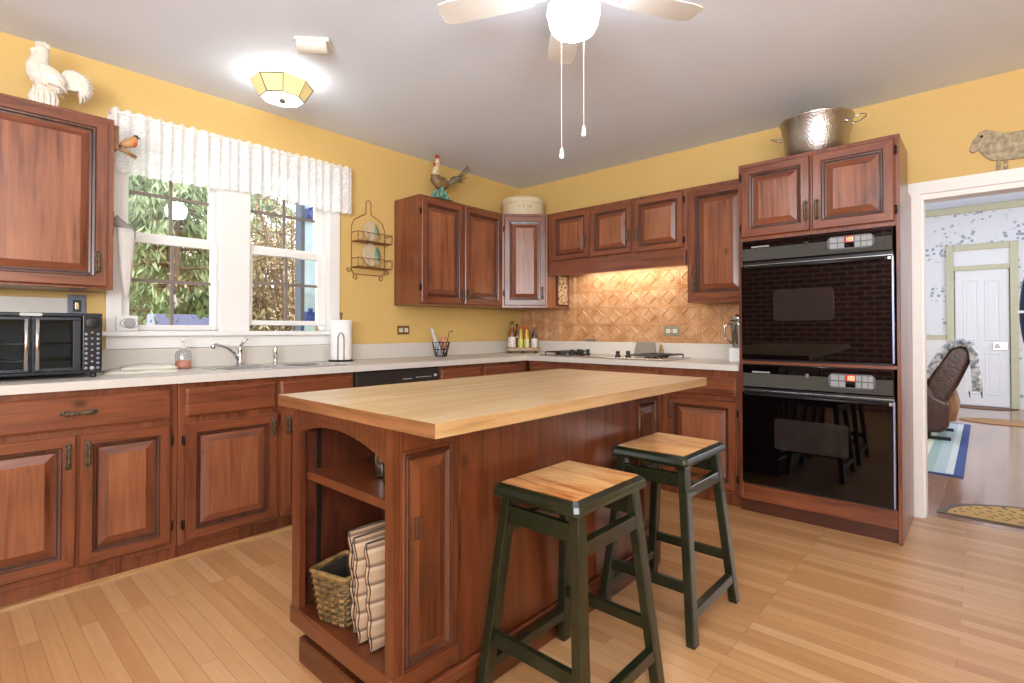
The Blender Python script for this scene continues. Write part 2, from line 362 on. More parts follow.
blanket_m = mk_wicker('woven_throw', '#4c5a70', '#d8d6cf', 26)

# ------------------------------------------------------------------ the room
CZ = 2.585
struct(M().box(-.15, 5.2, -5.9, .06, -.08, 0).build('floor', floor_m))
struct(M().box(.9, 5.6, .06, 6.7, -.08, 0).build('floor_dining', dfloor_m))
struct(M().box(-.15, 5.3, -6.0, .12, CZ, CZ+.1).build('ceiling', ceil_m))
struct(M().box(.9, 5.6, .12, 6.7, 3.0, 3.1).build('ceiling_dining', ceil_m))
m = M(); wy0, wy1, wz0, wz1 = -3.365, -2.11, 1.13, 2.25
m.box(-.15, 0, -6.0, wy0, -.08, CZ); m.box(-.15, 0, wy1, .12, -.08, CZ); m.box(-.15, 0, wy0, wy1, -.08, wz0); m.box(-.15, 0, wy0, wy1, wz1, CZ)
struct(m.build('wall_left', yellow))
dx0, dx1, dz = 3.243, 4.15, 1.965
m = M(); m.box(0, dx0, 0, .11, -.08, CZ); m.box(dx1, 5.3, 0, .11, -.08, CZ); m.box(dx0, dx1, 0, .11, dz, CZ)
struct(m.build('wall_back', yellow))
m = M(); m.box(5.2, 5.3, -6.0, -5.6, 0, CZ); m.box(5.2, 5.3, -3.9, 0, 0, CZ); m.box(5.2, 5.3, -5.6, -3.9, 0, .9); m.box(5.2, 5.3, -5.6, -3.9, 2.33, CZ)
struct(m.build('wall_right', yellow))
m = M(); m.box(0, 3.08, -6.0, -5.9, 0, CZ); m.box(4.72, 5.2, -6.0, -5.9, 0, CZ); m.box(3.08, 4.72, -6.0, -5.9, 0, .78); m.box(3.08, 4.72, -6.0, -5.9, 2.32, CZ)
struct(m.build('wall_rear', brick_m))
# dining room shell
m = M(); ddx0, ddx1, ddz = 3.20, 3.80, 2.30
m.box(.9, ddx0-.1, 6.4, 6.5, 0, 3.0); m.box(ddx1+.1, 5.6, 6.4, 6.5, 0, 3.0); m.box(ddx0-.1, ddx1+.1, 6.4, 6.5, 2.42, 3.0)
m.box(ddx0-.1, ddx1+.1, 6.46, 6.5, 0, 2.42)
struct(m.build('wall_dining_far', wallpaper))
struct(M().box(.9, 1.0, .12, 6.5, 0, 3.0).build('wall_dining_left', wallpaper))
struct(M().box(5.6, 5.7, .12, 6.5, 0, 3.0).build('wall_dining_right', wallpaper))
struct(M().box(.9, 5.6, 6.34, 6.4, 2.90, 3.0).build('trim_1', olive, bevel=.01))
struct(M().box(1.0, ddx0-.1, 6.375, 6.4, .98, 1.06).build('trim_2', olive, bevel=.006))
m = M(); m.box(1.0, ddx0-.1, 6.38, 6.4, .14, .98)
struct(m.build('trim_3', white_p))
struct(M().box(1.0, ddx0-.1, 6.375, 6.4, 0, .14).build('baseboard_dining', olive, bevel=.005))
# dining door casing with transom board
m = M(); m.box(ddx0-.10, ddx0-.01, 6.36, 6.42, 0, 2.42); m.box(ddx1+.01, ddx1+.10, 6.36, 6.42, 0, 2.42); m.box(ddx0-.01, ddx1+.01, 6.36, 6.42, 2.33, 2.42); m.box(ddx0-.01, ddx1+.01, 6.365, 6.42, 2.03, 2.10)
struct(m.build('trim_4', olive, bevel=.008))
struct(M().box(ddx0-.01, ddx1+.01, 6.385, 6.42, 2.10, 2.33).build('trim_5', blind_w))
dd = struct(bpy.data.objects.new('door_1', None)); COL.objects.link(dd); dd.location = (ddx0, 6.42, 0)
m = M(); w_ = ddx1-ddx0
m.box(.0, w_, -.02, .02, .01, 2.03)
for (a, b) in ((.09, .27), (.33, .51)):
    for (z0, z1) in ((.18, .80), (.98, 1.88)):
        m.rings([[(a+i,-.02-d,z0+i),(b-i,-.02-d,z0+i),(b-i,-.02-d,z1-i),(a+i,-.02-d,z1-i)] for i, d in ((0,.0),(.008,.006),(.02,.006),(.03,-.004),(.05,.004))], False, True, 0, False)
m.build('door_leaf', blind_w, dd, bevel=.003)
m = M(); m.box(.42, .58, -.035, -.021, .84, .96); m.build('lock_plate', steel, dd, bevel=.004)
m = M(); m.lathe([(.012,0),(.012,.03),(.028,.04),(.032,.055),(.026,.07),(.001,.074)], 16, (.47,-.035,.90), mat=Matrix.Rotation(radians(90),3,'X')); m.build('door_knob', ceramic, dd)
# doorway casing between kitchen and dining room
m = M(); a_, b_, t_ = dx0-.068, dx1+.068, 2.033
for poly in ([(a_,0),(dx0+.004,0),(dx0+.004,dz-.004),(a_,t_)], [(b_,0),(b_,t_),(dx1-.004,dz-.004),(dx1-.004,0)], [(a_,t_),(dx0+.004,dz-.004),(dx1-.004,dz-.004),(b_,t_)]): m.prism(poly, -.022, 0, 'y')
m.box(dx0, dx0+.016, 0, .13, 0, dz); m.box(dx1-.016, dx1, 0, .13, 0, dz); m.box(dx0+.016, dx1-.016, 0, .13, dz-.036, dz)
struct(m.build('trim_6', white_p))
struct(M().box(dx1+.068, 5.2, -.016, 0, 0, .12).build('baseboard_back', white_p, bevel=.004))

# kitchen window: casing, sill, apron, two double-hung units
m = M(); m.box(0, .022, -3.415, -3.345, 1.13, 2.32); m.box(0, .022, -2.125, -2.04, 1.13, 2.32); m.box(0, .022, -3.345, -2.125, 2.23, 2.32); m.box(-.13, .022, -2.852, -2.672, 1.13, 2.23)
m.box(-.13, .0, -3.365, -3.345, 1.13, 2.25); m.box(-.13, .0, -2.125, -2.11, 1.13, 2.25); m.box(-.13, 0, -3.345, -2.125, 2.23, 2.25)
struct(m.build('trim_7', white_p, bevel=.004))
struct(M().box(-.14, .055, -3.44, -2.02, 1.10, 1.13).build('trim_8', white_p, bevel=.008, seg=3))
struct(M().box(0, .02, -3.415, -2.04, 1.032, 1.10).build('trim_9', white_p, bevel=.003))
mun_m = simple('muntin_brown', '#7d7168', .5, var=.05)
def sash(parent, y0, y1, gy0, gy1, z0, z1, gz0, gz1, xf, midz):
    m = M(); xb = xf-.032
    m.box(xb, xf, y0, gy0, z0, z1); m.box(xb, xf, gy1, y1, z0, z1); m.box(xb, xf, gy0, gy1, z0, gz0); m.box(xb, xf, gy0, gy1, gz1, z1)
    s_ = m.build('sash', white_p, parent, bevel=.004)
    m = M(); m.box(xf-.018, xf-.014, gy0, gy1, gz0, gz1); m.build('glass', pane, s_)
    m = M(); yc = (gy0+gy1)/2; m.box(xf-.012, xf-.003, yc-.009, yc+.009, gz0, gz1); m.box(xf-.0115, xf-.0035, gy0, gy1, midz-.009, midz+.009)
    m.build('muntin', mun_m, s_)
    return s_
for k, (y0, y1, g0, g1, low) in enumerate(((-3.345, -2.852, -3.30, -2.885, 0), (-2.672, -2.125, -2.635, -2.188, .035))):
    w = struct(bpy.data.objects.new('window_%d' % (k+1), None)); COL.objects.link(w)
    sash(w, y0, y1, g0, g1, 1.655, 2.23, 1.70, 2.19, -.07, 1.925)
    s_ = sash(w, y0, y1, g0, g1, 1.132+low, 1.68, 1.165+low, 1.635, -.03, 1.42+low*.8)
    if k == 1:
        m = M(); m.box(-.026, -.008, -2.5, -2.34, 1.635, 1.66); m.build('sash_lift', white_p, s_, bevel=.003)
# ------------------------------------------------------------------ cabinet builder
DOOR_R = [(0,.0),(0,.014),(.006,.021),(.047,.021),(.051,.016),(.060,.0145),(.064,.007),(.071,.006),(.105,.018)]
def raised(m, u0, u1, v0, v1, yb, rings=DOOR_R, field=3, inset=1.0, glaze=True):
    loops = []
    for i, d in rings: i *= inset; loops.append([(u0+i,yb-d,v0+i),(u1-i,yb-d,v0+i),(u1-i,yb-d,v1-i),(u0+i,yb-d,v1-i)])
    n = 0
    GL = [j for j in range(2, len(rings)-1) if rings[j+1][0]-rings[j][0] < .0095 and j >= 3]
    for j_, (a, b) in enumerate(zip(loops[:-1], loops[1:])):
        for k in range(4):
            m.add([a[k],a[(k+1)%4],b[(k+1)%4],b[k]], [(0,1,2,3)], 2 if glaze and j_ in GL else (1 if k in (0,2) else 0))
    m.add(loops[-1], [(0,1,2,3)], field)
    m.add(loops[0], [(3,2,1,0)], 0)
def slab(m, u0, u1, v0, v1, yb):
    loops = [[(u0+i,yb-d,v0+i),(u1-i,yb-d,v0+i),(u1-i,yb-d,v1-i),(u0+i,yb-d,v1-i)] for i, d in ((0,0),(0,.012),(.012,.020))]
    m.rings(loops, True, True, 1, False)
PULLS = {}
def pull(parent, u, v, yb, L_=.10, horiz=False):
    key = (round(L_,3), horiz)
    m = M()
    h = L_/2
    # lozenge end plates, twisted bar
    for s_ in (-1, 1):
        m.lathe([(.0,0),(.010,0),(.010,.002),(.006,.005),(.004,.016),(.0,.017)], 10, (0,0,s_*h*.82), mat=Matrix.Rotation(radians(90),3,'X'))
        m.hull8([(-.013,0,s_*h*.40),(0,0,s_*h*.05),(.013,0,s_*h*.40),(.012,0,s_*h*.9),(0,0,s_*h*1.06),(-.012,0,s_*h*.9)], [(-.012,-.003,s_*h*.40),(0,-.003,s_*h*.07),(.012,-.003,s_*h*.40),(.011,-.003,s_*h*.9),(0,-.003,s_*h*1.03),(-.011,-.003,s_*h*.9)])
    pts = []; rr = []
    for i in range(17):
        t = i/16; z = -h*.82+t*h*1.64
        pts.append((0.002*sin(t*9*pi), -.016-.006*sin(pi*t), z)); rr.append(.0050+.0026*abs(sin(t*6*pi)))
    m.tube(pts, rr, 8)
    if horiz: m.xf(Matrix.Rotation(radians(90),4,'Y'))
    return m.build('handle', brass, parent, loc=(u, yb-.020, v))
def hinge(parent, u, v, yb):
    m = M(); m.tube([(u,yb-.012,v-.02),(u,yb-.012,v+.02)], .0045, 8); m.box(u-.009, u+.009, yb-.004, yb, v-.022, v+.022)
    m.tube([(u,yb-.012,v-.026),(u,yb-.012,v-.022)], .003, 6); m.tube([(u,yb-.012,v+.022),(u,yb-.012,v+.026)], .003, 6)
    return m.build('hinge', hinge_m, parent)
def fronts(root, lst):
    for k in lst:
        kind, u0, u1, v0, v1 = k[:5]; opt = k[5] if len(k) > 5 else {}
        m = M()
        if kind == 'drawer': slab(m, u0, u1, v0, v1, 0)
        else: raised(m, u0, u1, v0, v1, 0, inset=opt.get('inset', 1.0))
        o = m.build('drawer_front' if kind == 'drawer' else 'door', [wv, wh, wglaze, wsheen], root, bevel=.0015, seg=2)
        if 'h' in opt: pull(o, opt['h'][0], opt['h'][1], 0, opt.get('hl', .10), kind == 'drawer')
        if 'hinge' in opt:
            uu = u0-.004 if opt['hinge'] == 'L' else u1+.004
            hv = (v1-v0)*.14
            for vv in (v0+hv, v1-hv): hinge(o, uu, vv, 0)
def cabinet(name, label, cat, loc, rz, w, d, h, lst, toe=0, group=None, body=None, toe_d=.03):
    r = thing(name, label, cat, loc, rz, group)
    m = body or M()
    if body is None:
        m.box(0, w, 0, d, toe, h, 0)
        if toe: m.box(0, w, toe_d, d, 0, toe, 0)
    m.build('body', [wv, wh], r, bevel=.0025)
    fronts(r, lst)
    return r
R90 = radians(90)
BASE_G, UP_G = 'base cabinets around the walls', 'wall cabinets around the walls'
FX = .578      # face frame of the base run; doors stand 20 mm in front
bh = .874
# window wall, base run: local x = world y, local -y = world +x
y0 = -4.02
cabinet('base_cabinet', 'base cabinet with one wide pulled drawer over two doors under the toaster oven', 'cabinet', (FX, y0, 0), R90, .793, FX-.005, bh,
        [('drawer', .065, .765, .703, .848, {'h': (.415, .775), 'hl': .13}), ('door', .065, .407, .108, .680, {'h': (.378, .59), 'hl': .115}), ('door', .415, .765, .103, .680, {'h': (.447, .59), 'hl': .115, 'hinge': 'R'})], toe=.075, group=BASE_G, toe_d=.01)
y1 = -3.225
cabinet('base_cabinet', 'sink base cabinet with two plain false drawer fronts below the faucet', 'cabinet', (FX, y1, 0), R90, .966, FX-.005, .80,
        [('drawer', .03, .475, .704, .848), ('door', .03, .485, .092, .672, {'h': (.455, .60), 'hl': .105, 'hinge': 'L'}), ('drawer', .50, .95, .704, .848), ('door', .51, .95, .092, .672, {'h': (.54, .60), 'hl': .105, 'hinge': 'R'})], toe=.075, group=BASE_G,
        body=M().box(0, .966, 0, .02, .075, bh).box(0, .02, .02, .57, .075, .70).box(.946, .966, .02, .57, .075, .70).box(.02, .946, .02, .57, .075, .09).box(.02, .946, .55, .57, .09, .70).box(0, .966, .045, .57, 0, .075))
y2 = -1.567
cabinet('base_cabinet', 'corner base cabinet with two drawer fronts beside the black dishwasher', 'cabinet', (FX, y2, 0), R90, .985, FX-.005, bh,
        [('drawer', .015, .42, .715, .848, {'h': (.217, .78), 'hl': .12}), ('door', .015, .42, .10, .68, {'h': (.05, .6)}), ('drawer', .455, .93, .715, .848, {'h': (.69, .78), 'hl': .12}), ('door', .455, .93, .10, .68, {'h': (.49, .6)})], toe=.09, group=BASE_G)
# back wall base: local x = world x
cabinet('base_cabinet', 'cooktop base cabinet between the room corner and the drawer unit', 'cabinet', (.605, -FX, 0), 0, 1.232, FX-.005, bh,
        [('drawer', .03, .60, .715, .835, {'h': (.31, .775), 'hl': .12}), ('drawer', .63, 1.20, .715, .835, {'h': (.915, .775), 'hl': .12}), ('door', .03, .60, .10, .68, {'h': (.56, .6)}), ('door', .63, 1.20, .10, .68, {'h': (.67, .6)})], toe=.09, group=BASE_G)
cabinet('base_cabinet', 'narrow base cabinet with one drawer and door left of the wall ovens', 'cabinet', (1.84, -FX, 0), 0, .528, FX-.005, bh,
        [('drawer', .048, .508, .705, .828, {'h': (.20, .765), 'hl': .13}), ('door', .045, .508, .10, .680, {'h': (.075, .59), 'hl': .125, 'hinge': 'R'})], toe=.08, group=BASE_G, toe_d=.02)
for nm, y_a, y_b in (('trim_10', -4.02, -1.567),):
    struct(M().prism([(FX-.008,0),(FX+.010,0),(FX+.006,.012),(FX-.008,.018)], -4.02, -2.26, 'y').build(nm, wood('shoe_wood', '#c9a06e', '#a97c4c', '#7e5630', (22,1.3,22), knots=False)))
# wall cabinets
ZB, ZT = 1.335, 2.18
cabinet('wall_cabinet', 'big wall cabinet above the toaster oven, left of the window', 'cabinet', (.33, -4.1, ZB), R90, .658, .325, ZT-ZB,
        [('door', .03, .632, .012, .83, {'h': (.595, .13), 'hl': .11})], group=UP_G)
cabinet('wall_cabinet', 'two-door wall cabinet right of the window with a painted rooster on top', 'cabinet', (.33, -1.554, ZB), R90, .918, .325, ZT-ZB,
        [('door', .014, .444, .014, .828, {'h': (.423, .09), 'hinge': 'L', 'hl': .105}), ('door', .462, .904, .014, .828, {'h': (.484, .09), 'hl': .105})], group=UP_G)
r = thing('wall_cabinet', 'diagonal corner wall cabinet with the round hatbox on top', 'cabinet', (.33, -.63, ZB), radians(45), UP_G)
hh = ZT-ZB; L45 = .29*math.sqrt(2)
m = M(); Mi = Matrix.Rotation(radians(-45), 4, 'Z') @ Matrix.Translation((-.33, .63, 0))
m.prism([(.005,-.005),(.005,-.63),(.33,-.63),(.62,-.34),(.62,-.005)], 0, hh); m.xf(Mi); m.build('body', [wv, wh], r, bevel=.0025)
fronts(r, [('door', .02, L45-.02, .02, hh-.025, {'h': (L45-.05, .13), 'hinge': 'L', 'hl': .115})])
r = cabinet('wall_cabinet', 'short three-door wall cabinet above the cooktop, with a plain valance board', 'cabinet', (.624, -.33, 1.725), 0, 1.288, .325, ZT-1.725,
        [('door', .050, .438, .024, .432, {'h': (.408, .16), 'hl': .10, 'inset': .86}), ('door', .457, .842, .024, .422, {'h': (.812, .16), 'hl': .10, 'inset': .86}), ('door', .866, 1.262, .02, .432, {'h': (.892, .16), 'hl': .10, 'hinge': 'R', 'inset': .86})], group=UP_G)
M().box(.03, 1.286, -.03, -.008, -.112, 0.0).box(.03, 1.286, -.008, .012, -.112, -.002).build('valance', [wh], r, bevel=.002)
cabinet('wall_cabinet', 'tall single-door wall cabinet just left of the wall ovens', 'cabinet', (1.915, -.33, ZB), 0, .455, .325, ZT-ZB,
        [('door', .025, .44, .022, .815, {'h': (.055, .13), 'hl': .12})], group=UP_G)
# range hood with its lamp, behind the valance
r = thing('range_hood', 'slim metal hood behind the wooden valance board above the cooktop', 'hood', (1.27, -.165, 1.66))
M().box(-.4, .4, -.15, .15, .02, .063).build('hood_body', steel, r, bevel=.003)
M().box(-.09, .09, -.05, .05, .010, .021).build('hood_lamp', simple('hood_lens', '#fff0d0', .4, emit='#ffe0b0', estr=4), r, bevel=.003)
light('hood_lamp_light', 'AREA', (1.27, -.165, 1.662), (0,0,0), 5.5, (1, .90, .76), .95, .2)

# oven tower
OX0, OW, OY = 2.375, .815, -.61
r = thing('oven_cabinet', 'tall wooden oven tower with two small doors above the black ovens', 'cabinet', (OX0, OY, 0), 0)
m = M(); D_ = .60; DU = .40
m.box(0, .022, 0, D_, 0.08, 2.18); m.box(OW-.006, OW+.012, 0, D_-.002, 0, 1.95); m.box(OW-.006, OW+.012, 0, DU, 1.95, 2.18); m.box(.022, OW-.006, 0, DU, 1.692, 2.18); m.box(.022, OW-.006, 0, D_, .08, .183, 1)
m.box(.022, OW-.006, 0, D_, .925, .946, 1); m.box(.0, OW-.006, .035, D_, 0, .08); m.box(.022, OW-.006, D_-.02, D_, .183, 1.692)
m.build('body', [wv, wh], r, bevel=.002)
fronts(r, [('door', .02, .407, 1.716, 2.156, {'h': (.385, 1.83), 'hl': .12, 'hinge': 'L'}), ('door', .418, .805, 1.716, 2.156, {'h': (.442, 1.83), 'hl': .12, 'hinge': 'R'})])
M().box(.0, OW+.012, .026, .036, 0.0, .079).build('toe_board', simple('toe_board_paint', '#4a2416', .4, var=.15), r)

def seg_digit(m, ch, x, z, h, y, mi=0):
    w_ = h*.5; t = h*.14
    segs = {'0':'abcdef','1':'bc','2':'abged','3':'abgcd','8':'abcdefg','4':'fgbc','5':'afgcd'}[ch]
    P_ = {'a':(x,x+w_,z+h-t,z+h),'g':(x,x+w_,z+h/2-t/2,z+h/2+t/2),'d':(x,x+w_,z,z+t),'b':(x+w_-t,x+w_,z+h/2,z+h),'c':(x+w_-t,x+w_,z,z+h/2),'f':(x,x+t,z+h/2,z+h),'e':(x,x+t,z,z+h/2)}
    for s_ in segs: a = P_[s_]; m.box(a[0], a[1], y-.0006, y, a[2], a[3], mi)
red_disp = simple('red_display', '#3a0508', .2, emit='#ff2018', estr=.6)
red_digit = simple('display_digits', '#ffb090', .3, emit='#ff9070', estr=2.5)
key_m = simple('grey_keys', '#8e9090', .45, var=.06)
pale_ink = simple('pale_lettering', '#b8b6b0', .4)
def oven(label, z0, z1, zp0, zd1, textured_low):
    r = thing('wall_oven', label, 'oven', (OX0+.028, OY-.0, z0), 0, 'double wall ovens')
    W_ = OW-.045; H_ = z1-z0; p0 = zp0-z0; d1 = zd1-z0
    M().box(.004, W_-.004, .004, .50, .004, H_-.004).build('oven_box', black_sat, r)
    m = M(); m.box(0, W_, -.022, .002, p0, H_, 0)
    cp = m.build('control_panel', black_gloss, r, bevel=.003)
    zt = p0+.008; zb = p0+(H_-p0)*.62
    M().box(.004, W_-.004, -.0245, -.0222, zt, zb).build('textured_band', black_tex, cp)
    # key plate
    kx0, kx1 = .468, .688; kz0, kz1 = p0+(H_-p0)*.22, p0+(H_-p0)*.78
    c_ = .016
    M().prism([(kx0+c_,kz0),(kx1-c_,kz0),(kx1,kz0+c_),(kx1,kz1-c_),(kx1-c_,kz1),(kx0+c_,kz1),(kx0,kz1-c_),(kx0,kz0+c_)], -.027, -.0247, 'y').build('key_plate', simple('key_plate_grey', '#55575a', .4), cp, bevel=.0006)
    kh = (kz1-kz0); cols = [(.012,.048),(.052,.080),(.132,.156),(.162,.186),(.189,.210)]
    for (a, b) in cols:
        for (za, zb_) in ((.10,.46),(.54,.90)):
            M().box(kx0+a, kx0+b, -.029, -.0271, kz0+kh*za, kz0+kh*zb_).build('key', key_m, cp, bevel=.0008)
    dsp = M().box(kx0+.084, kx0+.128, -.0285, -.0271, kz0+kh*.52, kz0+kh*.92).build('display', red_disp, cp)
    m = M(); x_ = kx0+.090; hz = kh*.28; zz = kz0+kh*.58
    seg_digit(m, '1', x_-.004, zz, hz, -.0287); m.box(x_+.008, x_+.0095, -.0292, -.0286, zz+hz*.2, zz+hz*.35); m.box(x_+.008, x_+.0095, -.0292, -.0286, zz+hz*.65, zz+hz*.8)
    seg_digit(m, '0', x_+.0125, zz, hz, -.0287); seg_digit(m, '3', x_+.0235, zz, hz, -.0287)
    m.build('display_digit', red_digit, dsp)
    M().box(kx0+.084, kx0+.128, -.0283, -.0271, kz0+kh*.10, kz0+kh*.48).build('lower_display', black_gloss, cp)
    # worn pale maker lettering, too small to read
    m = M(); xs = .058
    for i in range(10): m.box(xs, xs+.007, -.0255, -.0224, zb+.005, zb+.013); xs += .0103
    m.build('lettering', pale_ink, cp)
    m = M(); m.box(.352, .368, -.0265, -.0246, zb-.012, zb+.012); m.build('switch', steel if textured_low else black_sat, cp, bevel=.001)
    M().box(.002, W_-.002, -.0015, .0025, d1, p0-.002).build('vent_slot', black_sat, r)
    m = M(); m.box(.004, W_-.004, -.006, -.002, d1+.006, d1+.011); m.box(.15, .30, -.009, -.005, d1+.006, d1+.010); m.build('vent_trim', steel, r, bevel=.001)
    # door
    m = M(); m.box(0, W_-.004, -.034, -.002, .012, d1); dr = m.build('door', black_gloss, r, bevel=.003)
    iz0, iz1 = d1*.42, d1*.74
    a0, a1_, rr = .185, .50 if not textured_low else .565, .012
    M().prism([(a0+rr,iz0),(a1_-rr,iz0),(a1_,iz0+rr),(a1_,iz1-rr),(a1_-rr,iz1),(a0+rr,iz1),(a0,iz1-rr),(a0,iz0+rr)], -.0352, -.0342, 'y').build('door_window', inner_win, dr)
    M().tube([(.02,-.05,d1-.012),(W_-.03,-.05,d1-.012)], .007, 8).box(.02, .035, -.05, -.033, d1-.018, d1-.006).box(W_-.045, W_-.03, -.05, -.033, d1-.018, d1-.006).build('door_handle', black_sat, dr)
    m = M(); m.box(W_-.022, W_-.006, -.047, -.035, d1-.020, d1-.004); m.build('handle_bracket', steel, dr, bevel=.002)
    M().box(W_-.004, W_+.004, -.036, .0, .012, d1).build('edge_trim', silver_trim, dr, bevel=.001)
    M().box(.004, W_-.004, -.020, .0, 0, .010).build('lower_trim', black_sat, r, bevel=.002)
    return r
ov = oven('upper black wall oven, its door mirroring the island top', .947, 1.690, 1.558, 1.530, False)
[c for c in children(ov) if c.name.startswith('door')][0].rotation_euler = (radians(.9), 0, 0)
oven('lower black wall oven just above the plinth of the tower', .184, .924, .780, .755, True)

# dishwasher
r = thing('dishwasher', 'black dishwasher under the counter beside the sink cabinet', 'dishwasher', (FX, -2.254, 0), R90)
M().box(.003, .681, .02, .55, .09, .855).build('body', black_sat, r)
M().box(.003, .681, -.018, .0195, .10, .745).build('door', black_sat, r, bevel=.004)
cp = M().prism([(-.022,.75),(.02,.75),(.02,.868),(-.012,.868)], .003, .681, 'x').build('control_panel', simple('dishwasher_panel', '#2b2624', .3, var=.1), r, bevel=.004)
m = M(); m.box(.36, .43, -.0225, -.0165, .800, .805)
for i in range(5): m.box(.47+i*.028, .485+i*.028, -.0225, -.0160, .805, .810)
m.box(.63, .65, -.0225, -.0155, .806, .822); m.build('lettering', pale_ink, cp)
M().box(.01, .675, .05, .5, 0, .089).build('toe_board', black_sat, r)

# worktop with splash
CXF = .623
r = thing('countertop', 'L-shaped pale laminate countertop with upstand along both walls', 'countertop', (0,0,0))
m = M(); cz0, cz1 = .8755, .914
hx0, hx1, hy0, hy1 = .155, .535, -2.99, -2.27
XE = OX0-.003
m.box(.003, CXF, -4.02, hy0, cz0, cz1); m.box(.003, hx0, hy0, hy1, cz0, cz1); m.box(hx1, CXF, hy0, hy1, cz0, cz1)
m.prism([(.003,hy1),(CXF,hy1),(CXF,-CXF),(XE,-CXF),(XE,-.003),(.003,-.003)], cz0, cz1)
m.build('worktop', splash_m, r, bevel=.0015)
m = M(); m.box(.003, .021, -4.02, -.003, cz1, 1.03); m.box(.021, XE, -.022, -.003, cz1, 1.03); m.build('upstand', splash_m, r, bevel=.003)
# off-white panel on the wall above the toaster oven
struct(M().box(.0, .006, -4.1, -3.50, 1.032, 1.30).build('wall_panel', panel_m))

# copper tile backsplash
r = thing('backsplash', 'embossed copper tile backsplash with diamond pattern behind the cooktop', 'backsplash', (0.004, 0, 1.032))
m = M(); tw, th = .1695, .1515; nx, nz = 14, 5; yb = -.002
m.box(0, 2.366, yb-.003, yb, 0, nz*th)
def ridge(m, pts, w_, h_, y):
    for a, b in zip(pts, pts[1:]+pts[:1]):
        d = Vector((b[0]-a[0], 0, b[1]-a[1])); d.normalize(); n = Vector((-d.z,0,d.x))*w_
        A = Vector((a[0],y,a[1])); B = Vector((b[0],y,b[1])); up = Vector((0,-h_,0))
        m.add([A-n, B-n, B+n, A+n, A+up-n*.3, B+up-n*.3, B+up+n*.3, A+up+n*.3], [(0,1,5,4),(2,3,7,6),(4,5,6,7),(1,2,6,5),(3,0,4,7)])
for i in range(nx):
    for j in range(nz):
        a, b = i*tw, j*th; y = yb-.003; aw = min(tw, 2.366-a)
        if aw < tw*.9: continue
        g = .007
        ridge(m, [(a+g,b+g),(a+tw-g,b+g),(a+tw-g,b+th-g),(a+g,b+th-g)], .004, .004, y)
        ridge(m, [(a+.016,b+.015),(a+tw-.016,b+.015),(a+tw-.016,b+th-.015),(a+.016,b+th-.015)], .002, .0025, y)
        cx_, cz_ = a+tw/2, b+th/2
        ridge(m, [(cx_-.058,cz_),(cx_,cz_-.054),(cx_+.058,cz_),(cx_,cz_+.054)], .0045, .007, y)
        m.add([(cx_-.045,y-.002,cz_),(cx_,y-.002,cz_-.041),(cx_+.045,y-.002,cz_),(cx_,y-.002,cz_+.041)], [(0,1,2,3)])
        for sx in (-1, 1):
            for sz in (-1, 1):
                q = (cx_+sx*.052, cz_+sz*.047); m.lathe([(.007,0),(.005,.002),(.001,.003)], 6, (q[0], y, q[1]), mat=Matrix.Rotation(R90,3,'X'))
m.build('tile_sheet', copper, r, recalc=True)
# spice/plaque on the side of the corner cabinet
r = thing('hanging_plaque', 'narrow dark-framed floral plaque hung on the side of the corner cabinet', 'plaque', (.622, -.21, 1.36))
M().box(0, .012, 0, .16, 0, .28).build('frame', simple('plaque_frame', '#3a2015', .4), r, bevel=.002)
m, nt, N, L, P = mat_base('floral_print'); vo = N.new('ShaderNodeTexVoronoi'); vo.inputs['Scale'].default_value = 34; tc = N.new('ShaderNodeTexCoord'); L.new(tc.outputs['Object'], vo.inputs['Vector'])
rp = N.new('ShaderNodeValToRGB'); rp.color_ramp.elements[0].color = S('#b39a78'); rp.color_ramp.elements[1].color = S('#54301f'); rp.color_ramp.elements[0].position = .45; rp.color_ramp.elements[1].position = .75
L.new(vo.outputs['Distance'], rp.inputs['Fac']); L.new(rp.outputs['Color'], P.inputs['Base Color']); floral = m
M().box(.0125, .015, .012, .148, .012, .268).build('print', floral, r)

# ------------------------------------------------------------------ island
IX0, IX1, IY0, IY1 = 1.719, 2.562, -3.235, -1.608
r = thing('kitchen_island', 'long wooden kitchen island with butcher block top and open end shelves', 'island', (0,0,0))
ITH = .036
m = M(); zb_, zt_ = .914-ITH, .914
m.add([(IX0,IY0,zt_),(IX1,IY0,zt_),(IX1,IY1,zt_),(IX0,IY1,zt_)], [(0,1,2,3)], 0); m.add([(IX0,IY0,zb_),(IX1,IY0,zb_),(IX1,IY1,zb_),(IX0,IY1,zb_)], [(3,2,1,0)], 1)
m.add([(IX0,IY0,zb_),(IX1,IY0,zb_),(IX1,IY0,zt_),(IX0,IY0,zt_),(IX0,IY1,zb_),(IX1,IY1,zb_),(IX1,IY1,zt_),(IX0,IY1,zt_)], [(0,1,2,3),(5,4,7,6)], 2)
m.add([(IX1,IY0,zb_),(IX1,IY1,zb_),(IX1,IY1,zt_),(IX1,IY0,zt_),(IX0,IY0,zb_),(IX0,IY1,zb_),(IX0,IY1,zt_),(IX0,IY0,zt_)], [(0,1,2,3),(5,4,7,6)], 1)
m.build('countertop', [butcher, wood('butcher_side', '#b6946a', '#a37f52', '#87633a', scale=(20, 1.2, 20), knots=False), wood('butcher_end', '#916240', '#7a4d2d', '#5c3a20', scale=(1.4, 20, 20), knots=False)], r)['label'] = 'pale butcher block top'
bx0, bx1, by0, by1 = 1.742, 2.335, -3.195, -1.65
BZ = .914-ITH
m = M()
oz0, oz1 = .19, BZ
ox0, ox1 = 1.795, 2.298; dy = .34
